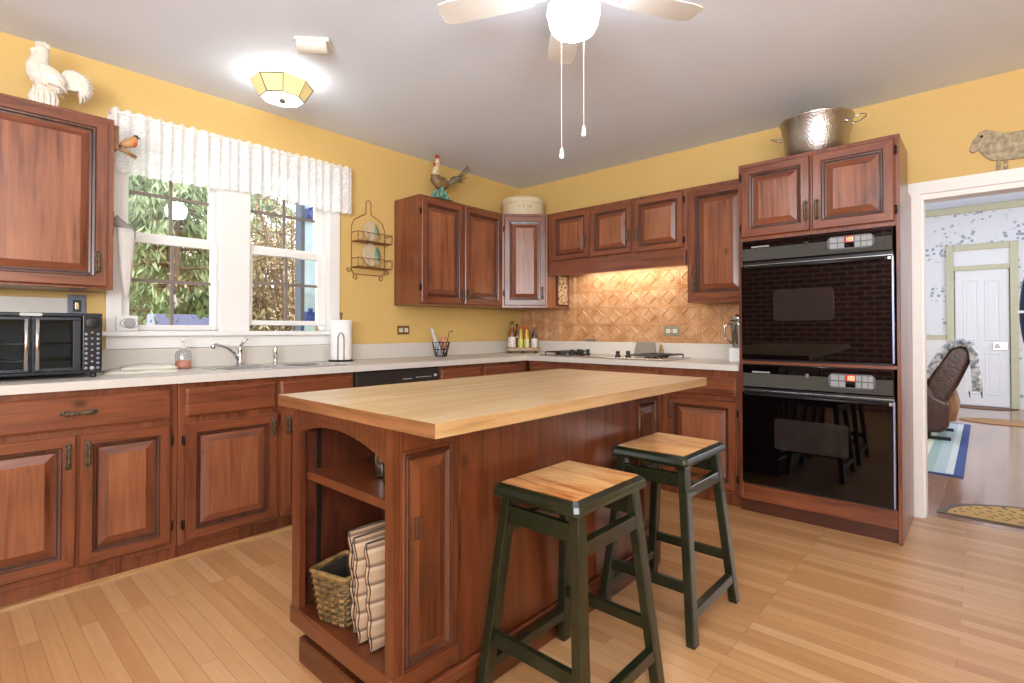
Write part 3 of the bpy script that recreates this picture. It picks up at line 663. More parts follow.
# end frame with arched top rail
m.box(bx0, ox0, by0, by0+.024, .165, BZ); m.box(ox1, bx1, by0, by0+.024, .165, BZ)
N_ = 20; arch = []
for i in range(N_+1):
    t = i/N_; x = ox0+(ox1-ox0)*t; arch.append((x, .785-.02*t+.050*sin(pi*t)**.75))
for i in range(N_):
    (xa, za), (xb, zb) = arch[i], arch[i+1]
    m.hull8([(xa,by0,za),(xb,by0,zb),(xb,by0+.024,zb),(xa,by0+.024,za)], [(xa,by0,BZ),(xb,by0,BZ),(xb,by0+.024,BZ),(xa,by0+.024,BZ)], 1)
# sides, back of the niche, body behind
m.box(bx0, ox0-.02, by0+.024, by1, .165, BZ); m.box(bx1-.022, bx1, by0+.024, by1, .165, BZ)
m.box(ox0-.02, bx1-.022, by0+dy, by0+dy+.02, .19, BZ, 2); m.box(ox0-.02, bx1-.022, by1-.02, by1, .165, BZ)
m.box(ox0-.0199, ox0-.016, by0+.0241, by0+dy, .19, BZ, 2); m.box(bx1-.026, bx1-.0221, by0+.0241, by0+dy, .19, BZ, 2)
m.build('body', [iv, ih, ishade], r, bevel=.002)
m = M(); m.box(bx0-.004, bx1+.002, by0-.006, by0+dy, .128, .19, 0); m.build('bottom_shelf', [ih], r, bevel=.007, seg=3)
m = M(); m.box(ox0-.0155, ox1+.0, by0+.03, by0+dy-.002, .622, .650); m.build('shelf', [ih], r, bevel=.003)
m = M(); m.box(bx0+.035, bx1+.012, by0+.008, by1+.01, 0, .088); m.box(bx0+.02, bx1-.002, by0+.03, by1-.01, .088, .128); m.build('plinth', [ih], r, bevel=.008, seg=3)
# shelf-pin strips inside
for (xx, yy) in ((ox0-.0155, by0+.07),):
    m = M(); m.box(xx, xx+.003, yy, yy+.016, .2, .86)
    for k in range(30): m.box(xx+.003, xx+.004, yy+.004, yy+.012, .215+k*.021, .222+k*.021)
    m.build('shelf_pin_strip', hinge_m, r)
# raised panels on the stool side (local frame: u = y, outward = +x)
def side_panel(u0, u1, v0, v1, ins):
    m = M(); rg = [(0,0),(0,.008),(.006,.011),(.012,.004),(.020,.012),(.028,.006),(.034,.002),(.068,.012)]
    raised(m, 0, u1-u0, 0, v1-v0, 0, rg, 0, ins)
    m.xf(Matrix.Translation((bx1, u0, v0)) @ Matrix.Rotation(R90, 4, 'Z'))
    return m.build('panel', [iv, ih, iglaze, iv], r)
side_panel(-3.168, -2.985, .195, .80, .8); side_panel(-1.86, -1.68, .195, .80, .8)
m = M(); m.box(bx1, bx1+.006, -2.955, -1.895, .13, .86); m.build('back_board', iv, r, bevel=.002)
m = M(); m.box(bx1, bx1+.020, by0+.01, by1, .088, .128); m.build('base_moulding', [ih], r, bevel=.007, seg=3)
M().box(bx1+.006, bx1+.016, -3.128, -3.100, .550, .612).build('outlet_plate', simple('brown_plate', '#4a2a1a', .4), r, bevel=.003)
# things on the island shelves
r = thing('wicker_basket', 'square woven wicker basket on the island bottom shelf', 'basket', (1.955, -3.112, .1905), radians(14))
m = M(); bw0, bw1, bhh = .058, .078, .165
rows = 15; NS = 8
def per_pts(h, c=.35):
    out_ = []
    for s_ in range(4):
        A = [(-h,-h),(h,-h),(h,h),(-h,h)][s_]; B = [(-h,-h),(h,-h),(h,h),(-h,h)][(s_+1)%4]
        for q in range(NS):
            f = q/NS; x = A[0]+(B[0]-A[0])*f; y = A[1]+(B[1]-A[1])*f
            if q == 0: x *= .95; y *= .95
            out_.append((x, y))
    return out_
for k in range(rows):
    t = (k+.5)/rows; h = bw0+(bw1-bw0)*t; per = []
    for i_, (x, y) in enumerate(per_pts(h)):
        off = .0035 if (i_+k) % 2 else -.0035; l = math.hypot(x, y); per.append((x+x/l*off, y+y/l*off, .007+t*(bhh-.012)))
    m.tube(per, .0054, 6, k % 2, closed=True)
for (x0_, y0_), (x1_, y1_) in zip(per_pts(bw0), per_pts(bw1)): m.tube([(x0_,y0_,.002),(x1_,y1_,bhh)], .0034, 5, 1)
m.box(-bw0+.004, bw0-.004, -bw0+.004, bw0-.004, 0, .006)
m.build('weave', [wicker, mk_wicker('dark_wicker', '#3b2912', '#6f5530')], r)
m = M(); m.tube([(x*1.02, y*1.02, bhh+.002) for x, y in per_pts(bw1)], .0085, 8, closed=True); m.build('rim', wicker, r)
m = M(); h0, h1 = bw0-.010, bw1-.010
m.hull8([(-h0,-h0,.006),(h0,-h0,.006),(h0,h0,.006),(-h0,h0,.006)], [(-h1,-h1,bhh-.004),(h1,-h1,bhh-.004),(h1,h1,bhh-.004),(-h1,h1,bhh-.004)])
m.f = [f for f in m.f if not all(m.v[q][2] > bhh-.01 for q in f)]; m.mi = m.mi[:len(m.f)]; m.sm = m.sm[:len(m.f)]
m.build('lining', simple('dark_lining', '#2a1d12', .9), r)
cush_m = mk_stripe('beige_ticking', [(0,'#b39474'),(.55,'#bfa284'),(.74,'#7d6048'),(.90,'#a58768')], 19.4, 2)
stripe_m = simple('dark_piping', '#2a201a', .8)
def cushion(x, y, label, tilt):
    r = thing('seat_cushion', label, 'cushion', (x, y, .1915), 0, 'tufted cushions on the island shelf')
    r.rotation_euler = (0, tilt, 0)
    hx, hy, hz = .027, .15, .155
    m = M(); ny, nzz = 16, 28
    def P_(sx, i, j, grow=0):
        y_ = -hy+2*hy*i/ny; z = 2*hz*j/nzz
        ed = min(1, 3*min(i, ny-i)/ny+.35)*min(1, 5*min(j, nzz-j)/nzz+.35)
        tuft = .66+.34*abs(sin(pi*j/nzz*6.0))*(.55+.45*abs(sin(pi*i/ny*4.0)))
        wav = .003*sin(j*.9)
        return (sx*(hx+grow)*ed*tuft, y_+(wav if i in (0, ny) else 0), z+.003)
    for sx in (-1, 1):
        vs = [P_(sx, i, j) for j in range(nzz+1) for i in range(ny+1)]
        m.add(vs, [(j*(ny+1)+i, j*(ny+1)+i+1, (j+1)*(ny+1)+i+1, (j+1)*(ny+1)+i) for j in range(nzz) for i in range(ny)], 0, True)
    idx = [(i,0) for i in range(ny)]+[(ny,j) for j in range(nzz)]+[(i,nzz) for i in range(ny,0,-1)]+[(0,j) for j in range(nzz,0,-1)]
    A = [P_(-1,*q) for q in idx]; B = [P_(1,*q) for q in idx]; n = len(idx)
    m.add(A+B, [(k,(k+1)%n,n+(k+1)%n,n+k) for k in range(n)], 0, True)
    o = m.build('pad', cush_m, r)
    m = M()
    for sx in (-1, 1): m.tube([P_(sx, *q, .0008) for q in idx], .0018, 5, closed=True)
    m.build('piping', stripe_m, o)
cushion(2.068, -3.0, 'beige tufted cushion standing next to the wicker basket', radians(-5))
cushion(2.128, -3.02, 'middle one of three beige tufted cushions inside the island', radians(-5))
cushion(2.190, -3.02, 'beige tufted cushion nearest the stool side of the island, mostly hidden', radians(-4))
jl = ['clear glass jar deepest and nearest the left on the island upper shelf', 'tall clear glass jar in the middle of the island upper shelf', 'greenish glass jar by the right edge of the island upper shelf']
for k, (x, y, h, rr) in enumerate(((2.04, -3.02, .12, .036), (2.14, -3.05, .13, .038), (2.245, -3.09, .115, .038))):
    r = thing('glass_jar', jl[k], 'jar', (x, y, .6505), 0, 'glass jars on the island shelf')
    M().lathe([(rr*.9,0),(rr,.006),(rr,h*.75),(rr*.7,h*.88),(rr*.7,h)], 20).build('jar_body', jar_glass, r)
    M().lathe([(rr*.74,h),(rr*.76,h+.002),(rr*.76,h+.016),(rr*.5,h+.02)], 20).build('lid', simple('jar_lid', '#7b8b88', .3, .5) if k else steel, r)

# ------------------------------------------------------------------ stools
def make_stool(loc, label):
    r = thing('bar_stool', label, 'stool', loc, 0, 'green wooden bar stools')
    sx, sy, zs = .162, .200, .667          # half size of seat, top
    m = M(); loops = []
    def rr_(hx, hy, z, c=.012):
        return [(-hx+c,-hy,z),(hx-c,-hy,z),(hx,-hy+c,z),(hx,hy-c,z),(hx-c,hy,z),(-hx+c,hy,z),(-hx,hy-c,z),(-hx,-hy+c,z)]
    m.rings([rr_(sx-.012,sy-.012,zs-.042), rr_(sx-.002,sy-.002,zs-.036), rr_(sx,sy,zs-.026), rr_(sx-.004,sy-.004,zs-.010), rr_(sx-.016,sy-.016,zs-.001), rr_(sx-.022,sy-.022,zs)], True, True, 0, False)
    seat = m.build('seat', greenp, r, bevel=.002)
    m = M(); m.rings([rr_(sx-.0225,sy-.0225,zs-.0005,.006), rr_(sx-.0225,sy-.0225,zs+.001,.006)], True, True, 0, False)
    o = m.build('seat_top', WSEAT, seat); o['label'] = 'worn bare wood seat top'
    top = (.128, .150); bot = (.186, .210); zt_ = zs-.043
    def leg_c(ax, ay, z):
        t = 1-z/zt_; return (ax*(top[0]+(bot[0]-top[0])*t), ay*(top[1]+(bot[1]-top[1])*t))
    a, b = .021, .017
    for ax in (-1, 1):
        for ay in (-1, 1):
            m = M(); q0 = leg_c(ax, ay, 0); q1 = leg_c(ax, ay, zt_)
            f = lambda q, z: [(q[0]-b,q[1]-a,z),(q[0]+b,q[1]-a,z),(q[0]+b,q[1]+a,z),(q[0]-b,q[1]+a,z)]
            m.hull8(f(q0,0), f(q1,zt_)); m.build('leg', greenp, r, bevel=.004)
    def rail(axis, sgn, z0, z1, name, th=.011, bow=0):
        m = M(); pts = []
        for z in (z0, z1):
            if axis == 'x':
                l = leg_c(-1, sgn, z); h = leg_c(1, sgn, z); pts.append([(l[0]+b*.8,l[1]-th,z),(h[0]-b*.8,l[1]-th,z),(h[0]-b*.8,l[1]+th,z),(l[0]+b*.8,l[1]+th,z)])
            else:
                l = leg_c(sgn, -1, z); h = leg_c(sgn, 1, z); pts.append([(l[0]-th,l[1]+a*.8,z),(l[0]+th,l[1]+a*.8,z),(l[0]+th,h[1]-a*.8,z),(l[0]-th,h[1]-a*.8,z)])
        m.hull8(pts[0], pts[1]); m.build(name, greenp, r, bevel=.003)
    for s_ in (-1, 1):
        rail('x', s_, .545, .594, 'apron'); rail('y', s_, .508, .548, 'apron', .014)
        rail('x', s_, .172, .212, 'stretcher'); rail('y', s_, .088, .122, 'stretcher', .014)
    return r
st1 = make_stool((2.555, -2.675, 0), 'green bar stool with worn wood top, nearer the open shelf end of the island')
st2 = copy_tree(st1); st2.location = (2.556, -1.985, 0); st2['label'] = 'green bar stool with worn wood top, nearer the wall ovens'

# ------------------------------------------------------------------ ceiling fan, lamp, box
FC = (2.37, -2.40)
r = thing('ceiling_fan', 'white ceiling fan with glowing round globe and two pull chains', 'ceiling fan', (FC[0], FC[1], 2.2))
M().lathe([(.075,.384),(.085,.37),(.085,.345),(.13,.335),(.135,.30),(.12,.262),(.075,.25),(.07,.225),(.001,.222)], 32).build('motor', warm_white, r)
M().lathe([(.062,.222),(.068,.205),(.088,.19),(.100,.168),(.101,.145),(.098,.135),(.094,.128),(.092,.105),(.080,.082),(.05,.064),(.001,.056)], 32).build('globe', simple('lit_globe', '#fffaf0', .4, emit='#eef4ff', estr=24), r)
for a in (60, 132, 204, 276, 348):
    m = M(); t = radians(a)
    sec = [(.17,.052),(.22,.060),(.36,.066),(.50,.068),(.545,.060),(.56,.040)]
    lo = [[(x,-w_,0-.1*w_*0),(x,w_,.012),(x,w_,.018),(x,-w_,.006)] for x, w_ in sec]
    m.rings(lo, True, True, 0, False); m.xf(Matrix.Rotation(t,4,'Z') @ Matrix.Translation((0,0,.24)))
    bl = m.build('blade', warm_white, r, bevel=.002)
    m = M(); m.hull8([(.10,-.018,.236),(.20,-.03,.236),(.20,.03,.240),(.10,.018,.236)], [(.10,-.018,.243),(.20,-.03,.241),(.20,.03,.249),(.10,.018,.243)]); m.xf(Matrix.Rotation(t,4,'Z')); m.build('blade_iron', warm_white, bl)
for dx_, dy_, ze in ((-.036, -.025, -.40), (.025, .028, -.315)):
    m = M(); m.tube([(dx_,dy_,.225),(dx_*1.05,dy_*1.05,.05),(dx_*1.05,dy_*1.05,ze+.03)], .0018, 6); pc = m.build('pull_chain', warm_white, r)
    M().lathe([(.001,ze+.034),(.006,ze+.03),(.010,ze),(.008,ze-.006),(.001,ze-.008)], 12, (dx_*1.05,dy_*1.05,0)).build('chain_knob', simple('pull_knob', '#efe9dd', .4), pc)
r = thing('ceiling_lamp', 'octagonal leaded glass ceiling lamp glowing near the window', 'lamp', (.565, -2.712, 2.44))
lead = simple('lead_came', '#6a6450', .5, .4)
glass_lit = simple('lit_ivory_glass', '#dccb94', .75, emit='#f0d48c', estr=.34)
glass_low = simple('lit_white_glass', '#ffffff', .4, emit='#ffffff', estr=.95)
def octo(R, z): return [(R*cos(2*pi*(i+.5)/8), R*sin(2*pi*(i+.5)/8), z) for i in range(8)]
A = octo(.165, .095); B = octo(.115, .015)
for i in range(8):
    m = M(); m.add([A[i],A[(i+1)%8],B[(i+1)%8],B[i]], [(0,1,2,3)]); o = m.build('glass_panel', glass_lit, r)
    sd = o.modifiers.new('solid', 'SOLIDIFY'); sd.thickness = .003
m = M(); m.prism([(p[0],p[1]) for p in B], .012, .015); m.build('bottom_pane', glass_low, r)
m = M()
for i in range(8): m.tube([A[i],B[i]], .0035, 6)
m.tube(A, .0035, 6, closed=True); m.tube(B, .0035, 6, closed=True); m.build('came', lead, r)
M().lathe([(.001,-.006),(.012,-.004),(.016,.004),(.012,.012)], 14).build('finial', lead, r)
M().lathe([(.09,.143),(.09,.130),(.03,.125),(.012,.12),(.012,.012)], 20).build('canopy', white_p, r)
light('ceiling_lamp_bulb', 'POINT', (.565+.07, -2.712+.03, 2.535), (0,0,0), 2.6, (.93, .97, 1), radius=.03)
light('ceiling_lamp_bulb', 'POINT', (.565-.07, -2.712-.03, 2.535), (0,0,0), 2.6, (.93, .97, 1), radius=.03)
r = thing('chime_box', 'small beige rounded box fixed to the ceiling beside the glass lamp', 'box', (1.045, -2.77, 2.53), radians(48))
M().box(-.085, .085, -.045, .05, .035, .055).build('mounting_plate', simple('beige_plastic', '#cfc8bd', .5), r, bevel=.004)
m = M(); m.prism([(-.045,.035)]+[(.0-.045*cos(a_), .035-.042*sin(a_)) for a_ in [pi*i/10 for i in range(1,10)]]+[(.045,.035)], -.075, .07, 'x'); m.build('cover', bpy.data.materials['beige_plastic'], r, bevel=.004)

# ------------------------------------------------------------------ window dressing
r = thing('valance_curtain', 'gathered white lace valance hanging across the top of both windows', 'curtain', (0,0,0))
m = M(); vy0, vy1 = -3.405, -1.985; n = 260; rowsz = [2.325, 2.312, 2.305, 2.29, 2.24, 2.18, 2.12, 2.06, 2.0]
vs = []
for j, z in enumerate(rowsz):
    for i in range(n+1):
        t = i/n; y = vy0+(vy1-vy0)*t
        ph = t*46*pi + 1.3*sin(t*31)
        amp = (.006 if j < 3 else .008+.010*j/8)
        zz = z if j < 8 else z-.008*abs(sin(t*38*pi))-.012*sin(t*9)
        x = .085 + amp*sin(ph)+.004*sin(t*143)
        vs.append((x, y + .004*cos(ph)*(j/8), zz+(.006*sin(t*170+j) if j == 0 else 0)))
fs = [(j*(n+1)+i, j*(n+1)+i+1, (j+1)*(n+1)+i+1, (j+1)*(n+1)+i) for j in range(len(rowsz)-1) for i in range(n)]
m.add(vs, fs, 0, True)
for ye, s_ in ((vy0, -1), (vy1, 1)):   # returns to the wall
    k = 12; v2 = []
    for z in (2.325, 2.25, 2.12, 2.0):
        for i in range(k+1):
            t = i/k; v2.append((.085*(1-t)+.01*t, ye+s_*(.006*sin(t*9)+.012*t*(2.33-z)*3), z-.02*t*(z < 2.05)))
    m.add(v2, [(j*(k+1)+i, j*(k+1)+i+1, (j+1)*(k+1)+i+1, (j+1)*(k+1)+i) for j in range(3) for i in range(k)], 0, True)
m.build('lace', lace, r, recalc=False)
M().tube([(.005,vy0-.002,2.308),(.075,vy0,2.308),(.083,vy0+.02,2.308),(.083,vy1-.02,2.308),(.075,vy1,2.308),(.005,vy1+.002,2.308)], .006, 8).build('rod', white_p, r)

# garden beyond the window
struct(M().box(-30, -.2, -20, 20, -.6, -.5).build('ground_garden', mk_leaf('garden_grass', '#5b6b3a', '#8a8f58')))
def leaves(m, n, fn, size, asp=.4, mi=0):
    for _ in range(n):
        p, d = fn(); d = Vector(d); d.normalize() if d.length else None
        s_ = size*random.uniform(.6, 1.4); a = d.orthogonal().normalized(); a.rotate(Matrix.Rotation(random.uniform(0, 6.28), 3, d))
        P_ = Vector(p)
        m.add([P_-d*s_, P_+a*s_*asp, P_+d*s_, P_-a*s_*asp], [(0,1,2,3)], mi)
def conifer(loc, H, R, label, seed):
    random.seed(seed); r = thing('conifer_tree', label, 'tree', loc, 0, 'evergreen trees beyond the window')
    M().tube([(0,0,0),(.03,0,H*.5),(0,0,H)], [.10,.06,.015], 8).build('trunk', bark, r)
    m = M(); br = []
    for k in range(130):
        t = random.uniform(.08, .98); a = random.uniform(0, 2*pi); L_ = R*(1-t*.75)*random.uniform(.6, 1.1); z = H*t
        br.append(([(0,0,z),(cos(a)*L_*.5,sin(a)*L_*.5,z+.02),(cos(a)*L_,sin(a)*L_,z-.30*L_)], a, L_, z))
    def fn():
        b_, a, L_, z = random.choice(br); u = random.uniform(.25, 1)**.7
        p = (cos(a)*L_*u+random.gauss(0,.07), sin(a)*L_*u+random.gauss(0,.07), z-.30*L_*u*u-abs(random.gauss(0,.10)))
        return p, (random.gauss(0,.5)+cos(a)*.3, random.gauss(0,.5)+sin(a)*.3, -1)
    leaves(m, 13000, fn, .062, .2); m.build('foliage', leaf_green, r, recalc=False)
    m = M()
    for b_ in br: m.tube(b_[0], [.02,.012,.004], 5)
    m.build('branch', bark, r)
conifer((-3.0, -2.30, -.5), 4.6, 1.1, 'drooping green evergreen filling the left window', 3)
conifer((-4.6, -2.2, -.5), 5.0, 1.3, 'evergreen close behind the drooping one in the left window', 4)
conifer((-6.2, -.9, -.5), 5.6, 1.6, 'evergreen standing behind, between the two windows', 5)
conifer((-7.0, -1.9, -.5), 5.8, 1.7, 'farthest evergreen behind the window box', 8)
conifer((-8.8, .9, -.5), 6.0, 1.9, 'farthest evergreen in the right window, behind the brown shrubs', 16)
def shrub(loc, H, R, label, seed):
    random.seed(seed); r = thing('bare_shrub', label, 'shrub', loc, 0, 'brown twiggy shrubs beyond the window')
    m = M(); tips = []
    for k in range(34):
        a = random.uniform(0, 2*pi); L_ = R*random.uniform(.3, 1); h = H*random.uniform(.6, 1)
        p = [(0,0,0),(cos(a)*L_*.4+random.gauss(0,.05),sin(a)*L_*.4,h*.5),(cos(a)*L_,sin(a)*L_,h)]
        m.tube(p, [.022,.014,.005], 5)
        for q in range(7):
            t = random.uniform(.3, 1); i0 = 0 if t < .5 else 1; f = (t-.5*i0)*2; P0 = Vector(p[i0]).lerp(Vector(p[i0+1]), f)
            P1 = P0+Vector((random.gauss(0,.28), random.gauss(0,.28), random.uniform(-.15,.4))); m.tube([P0,(P0+P1)/2+Vector((0,0,.03)),P1], [.008,.006,.003], 4); tips.append((P0,P1))
    m.build('branch', bark, r)
    m = M()
    def fn():
        A_, B_ = random.choice(tips); P_ = A_.lerp(B_, random.uniform(.1, 1.1))
        return (P_.x+random.gauss(0,.05), P_.y+random.gauss(0,.05), P_.z+random.gauss(0,.05)), (random.gauss(0,1),random.gauss(0,1),random.gauss(0,1))
    leaves(m, 3600, fn, .030, .5); m.build('foliage', leaf_brown, r, recalc=False)
shrub((-3.0, -.9, -.5), 3.4, 1.0, 'brown twiggy shrub filling the right window', 11)
shrub((-4.4, -.1, -.5), 4.0, 1.2, 'taller twiggy shrub behind the one in the right window', 12)
shrub((-3.4, -1.7, -.5), 3.2, .8, 'twiggy shrub between the evergreen and the brown shrub', 13)
shrub((-6.8, -.2, -.5), 4.6, 1.6, 'farthest twiggy shrub, seen high in the right window', 14)
random.seed(20)
r = thing('window_box', 'pale lavender window box of leafy plants outside the left window', 'planter', (-.32, -2.86, 1.10))
m = M(); m.box(-.10, .10, -.27, .27, 0, .012); m.box(-.10, -.085, -.27, .27, .012, .135); m.box(.085, .10, -.27, .27, .012, .135); m.box(-.085, .085, -.27, -.255, .012, .135); m.box(-.085, .085, .255, .27, .012, .135)
m.build('trough', simple('lavender_paint', '#98a2d6', .5), r, bevel=.004)
M().box(-.084, .084, -.254, .254, .012, .11).build('soil', simple('potting_soil', '#3a2c22', .95), r)
M().box(.10, .17, -.2, -.17, .0, .03).box(.10, .17, .17, .2, .0, .03).build('bracket', white_p, r)
m = M()
def fn():
    y = random.uniform(-.05, .25) if random.random() < .75 else random.uniform(-.26, -.05)
    z = .10+abs(random.gauss(0, .07)); return (random.gauss(0, .05), y+random.gauss(0,.02), z), (random.gauss(0,.6), random.gauss(0,.6), 1)
leaves(m, 700, fn, .035, .4); m.build('plants', leaf_box, r, recalc=False)
r = thing('plant_stake', 'white stake with navy top stuck in the window box', 'stake', (-.30, -3.0, 1.21))
M().tube([(0,.02,0),(0,-.015,.15)], .012, 8).build('stick', white_p, r)
M().ell((0,-.02,.175), (.018,.018,.024), 10, 8).build('cap', navy, r)
r = thing('garden_post', 'pale blue painted post with navy ornaments outside the right window', 'post', (-.8, -1.88, -.5))
M().box(-.05, .05, -.05, .05, 0, 3.1).build('post', simple('pale_blue_paint', '#a9cbea', .5), r, bevel=.004)
M().box(-.05, .055, -.085, -.051, 0, 3.1).build('edge_strip', simple('slate_edge', '#44506a', .5), r, bevel=.003)
for z in (1.70, 2.58):
    M().box(.051, .075, -.05, .035, z, z+.09).box(.055, .085, -.02, .01, z+.09, z+.12).box(.075, .10, -.035, -.01, z+.02, z+.06).build('ornament', simple('navy_paint', '#28469a', .4), r, bevel=.006)

# ------------------------------------------------------------------ small things on counters and walls
CT = .9145
# toaster oven
r = thing('toaster_oven', 'black countertop toaster oven with two glass french doors', 'toaster oven', (.42, -3.935, CT), R90)
TW, TH, TD = .438, .30, .33
m = M(); m.box(0, TW, 0, TD, TH-.018, TH); m.box(0, TW, 0, TD, .02, .036); m.box(0, .018, 0, TD, .036, TH-.018); m.box(TW-.078, TW, 0, TD, .036, TH-.018); m.box(.018, TW-.078, TD-.015, TD, .036, TH-.018)
m.build('body', toastb, r, bevel=.006, seg=3)
m = M(); m.box(.019, TW-.079, TD-.03, TD-.016, .037, TH-.019); m.build('interior', simple('grey_interior', '#70767c', .4, .5), r)
for z in (.085, .16):
    m = M()
    for k in range(12): m.tube([(.03+k*.027,.03,z),(.03+k*.027,TD-.04,z)], .0018, 5)
    m.tube([(.02,.03,z),(TW-.082,.03,z)], .003, 6); m.tube([(.02,TD-.04,z),(TW-.082,TD-.04,z)], .003, 6); m.build('rack', steel, r)
xm = (TW-.078)/2+.006
for s_, xa, xb in ((-1, .01, xm-.002), (1, xm+.002, TW-.082)):
    m = M(); fr_ = .016
    m.box(xa, xb, -.016, -.001, .036, .052); m.box(xa, xb, -.016, -.001, TH-.034, TH-.020); m.box(xa, xa+fr_, -.016, -.001, .052, TH-.034); m.box(xb-fr_-.012*(s_ > 0), xb, -.016, -.001, .052, TH-.034)
    d_ = m.build('door', toastb, r, bevel=.002)
    M().box(xa+fr_, xb-fr_, -.010, -.006, .052, TH-.034).build('door_glass', toast_glass, d_)
    hx = xb-.016 if s_ < 0 else xa+.016
    M().tube([(hx,-.038,.045),(hx,-.038,TH-.03)], .009, 12).box(hx-.005, hx+.005, -.036, -.014, .06, .075).box(hx-.005, hx+.005, -.036, -.014, TH-.06, TH-.045).build('door_handle', steel, d_)
cp = M().box(TW-.076, TW-.004, -.010, .0, .03, TH-.01).build('control_panel', simple('panel_black', '#1d2026', .25), r, bevel=.006, seg=3)
M().lathe([(.026,0),(.026,.003),(.022,.004)], 24, (TW-.040,-.010,TH-.045), mat=Matrix.Rotation(R90,3,'X')).build('dial', black_sat, cp)
m = M()
for c_ in (-.022, .022):
    for k in range(8): m.lathe([(.0065,0),(.0065,.0015)], 10, (TW-.040+c_,-.010,.045+k*.0225), mat=Matrix.Rotation(R90,3,'X'))
for k in range(6): m.lathe([(.005,0),(.005,.0015)], 10, (TW-.040,-.010,.075+k*.027), mat=Matrix.Rotation(R90,3,'X'))
m.build('button', simple('button_grey', '#8b919a', .4), cp)
m = M(); m.lathe([(.009,0),(.009,.002)], 14, (TW-.040,-.010,.045), mat=Matrix.Rotation(R90,3,'X')); m.build('start_button', pale_ink, cp)
M().prism([(xm-.035,TH-.016),(xm+.035,TH-.016),(xm+.038,TH-.009),(xm+.035,TH-.002),(xm-.035,TH-.002),(xm-.038,TH-.009)], -.003, .0, 'y').build('badge', pale_ink, r)
for fx, fy in ((.03,.02),(TW-.03,.02),(.03,TD-.04),(TW-.03,TD-.04)): M().lathe([(.010,0),(.012,.004),(.012,.021)], 12, (fx,fy,0)).build('foot', black_sat, r)

def outlet(name, label, loc, rz, w_, h, plate, horiz=False, toggle=False):
    r = thing(name, label, 'outlet', loc, rz, None)
    M().box(-w_/2, w_/2, -.007, 0, -h/2, h/2).build('plate', plate, r, bevel=.003)
    insm = simple('ivory_insert', '#e2d8c4', .4)
    if toggle:
        M().box(-.017, .017, -.010, -.0071, -.03, .03).build('toggle_frame', black_sat, r, bevel=.002)
        M().box(-.008, .008, -.013, -.0101, -.018, .018).build('toggle', steel, r, bevel=.002)
    else:
        for s_ in (-1, 1):
            o = (s_*w_*.22, 0) if horiz else (0, s_*h*.22)
            q = M().box(o[0]-.017, o[0]+.017, -.0095, -.0071, o[1]-.015, o[1]+.015).build('socket', insm, r, bevel=.003)
            M().box(o[0]-.007, o[0]-.004, -.0102, -.0096, o[1]-.006, o[1]+.006).box(o[0]+.004, o[0]+.007, -.0102, -.0096, o[1]-.006, o[1]+.006).build('slot', black_sat, q)
    M().lathe([(.003,0),(.003,.001)], 8, (0,-.007,h*.40 if toggle else 0), mat=Matrix.Rotation(R90,3,'X')).build('screw', steel, r)
    return r
outlet('light_switch', 'dark-edged steel switch plate on the wall above the toaster oven', (.007, -3.535, 1.262), R90, .075, .115, simple('pewter_plate', '#6d7180', .5, .5), toggle=True)
outlet('wall_outlet', 'brass double outlet on the yellow wall behind the wire basket', (.001, -1.462, 1.135), R90, .118, .072, simple('brass_plate', '#8a7145', .35, .6), True)
outlet('wall_outlet', 'greenish double outlet set in the copper tiles right of the cooktop', (1.645, -.012, 1.128), 0, .13, .08, simple('verdigris_plate', '#97947c', .45, .4), True)
# folded towel
r = thing('dish_towel', 'folded cream dish towel lying flat on the counter by the toaster oven', 'towel', (.235, -3.30, CT), radians(82))
m = M(); tm = simple('cream_cloth', '#cfc8ba', .9, bump=(160, .2), var=.06)
def sheet(hx, hy, z0, z1, ox, oy, sd):
    n = 14; vt = []; vb = []
    for j in range(n+1):
        for i in range(n+1):
            x = -hx+2*hx*i/n; y = -hy+2*hy*j/n
            e = min(1, min(i, n-i, j, n-j)/1.5)
            w_ = .003*sin(i*.8+sd)+.003*sin(j*.7+sd*2)
            vt.append((x+ox, y+oy+.006*sin(i*.5+sd), z0+(z1-z0)*(.35+.65*e)+w_*e)); vb.append((x+ox, y+oy+.006*sin(i*.5+sd), z0))
    q = (n+1)*(n+1)
    fs = [(j*(n+1)+i, j*(n+1)+i+1, (j+1)*(n+1)+i+1, (j+1)*(n+1)+i) for j in range(n) for i in range(n)]
    fs2 = [tuple(q+a for a in reversed(f)) for f in fs]
    idx = [i for i in range(n)]+[n+(n+1)*j for j in range(n)]+[(n+1)*n+i for i in range(n,0,-1)]+[(n+1)*j for j in range(n,0,-1)]
    k = len(idx)
    m.add(vt+vb, fs+fs2+[(idx[a], q+idx[a], q+idx[(a+1)%k], idx[(a+1)%k]) for a in range(k)], 0, True)
sheet(.16, .115, 0, .020, 0, 0, 1); sheet(.12, .100, .018, .038, .03, .003, 3)
m.build('cloth', tm, r)
# soap bottle
r = thing('soap_dispenser', 'clear pump bottle with coral soap beside the sink', 'soap bottle', (.105, -3.07, CT))
M().lathe([(.034,0),(.036,.004),(.036,.085),(.030,.10),(.014,.108),(.014,.115)], 20, sx=1, sy=1.15).build('bottle', mk_glass('clear_plastic', (.9,.93,.95,1), .12), r)
M().lathe([(.032,.002),(.034,.004),(.034,.046),(.001,.047)], 20, sx=1, sy=1.15).build('soap', simple('coral_soap', '#e38f74', .3), r)
M().lathe([(.016,.115),(.016,.128),(.005,.13),(.005,.16),(.012,.162),(.012,.172),(.001,.173)], 14).tube([(0,0,.167),(.03,-.01,.167),(.04,-.013,.160)], .005, 8).build('pump', simple('pump_white', '#e8e6e2', .4), r)
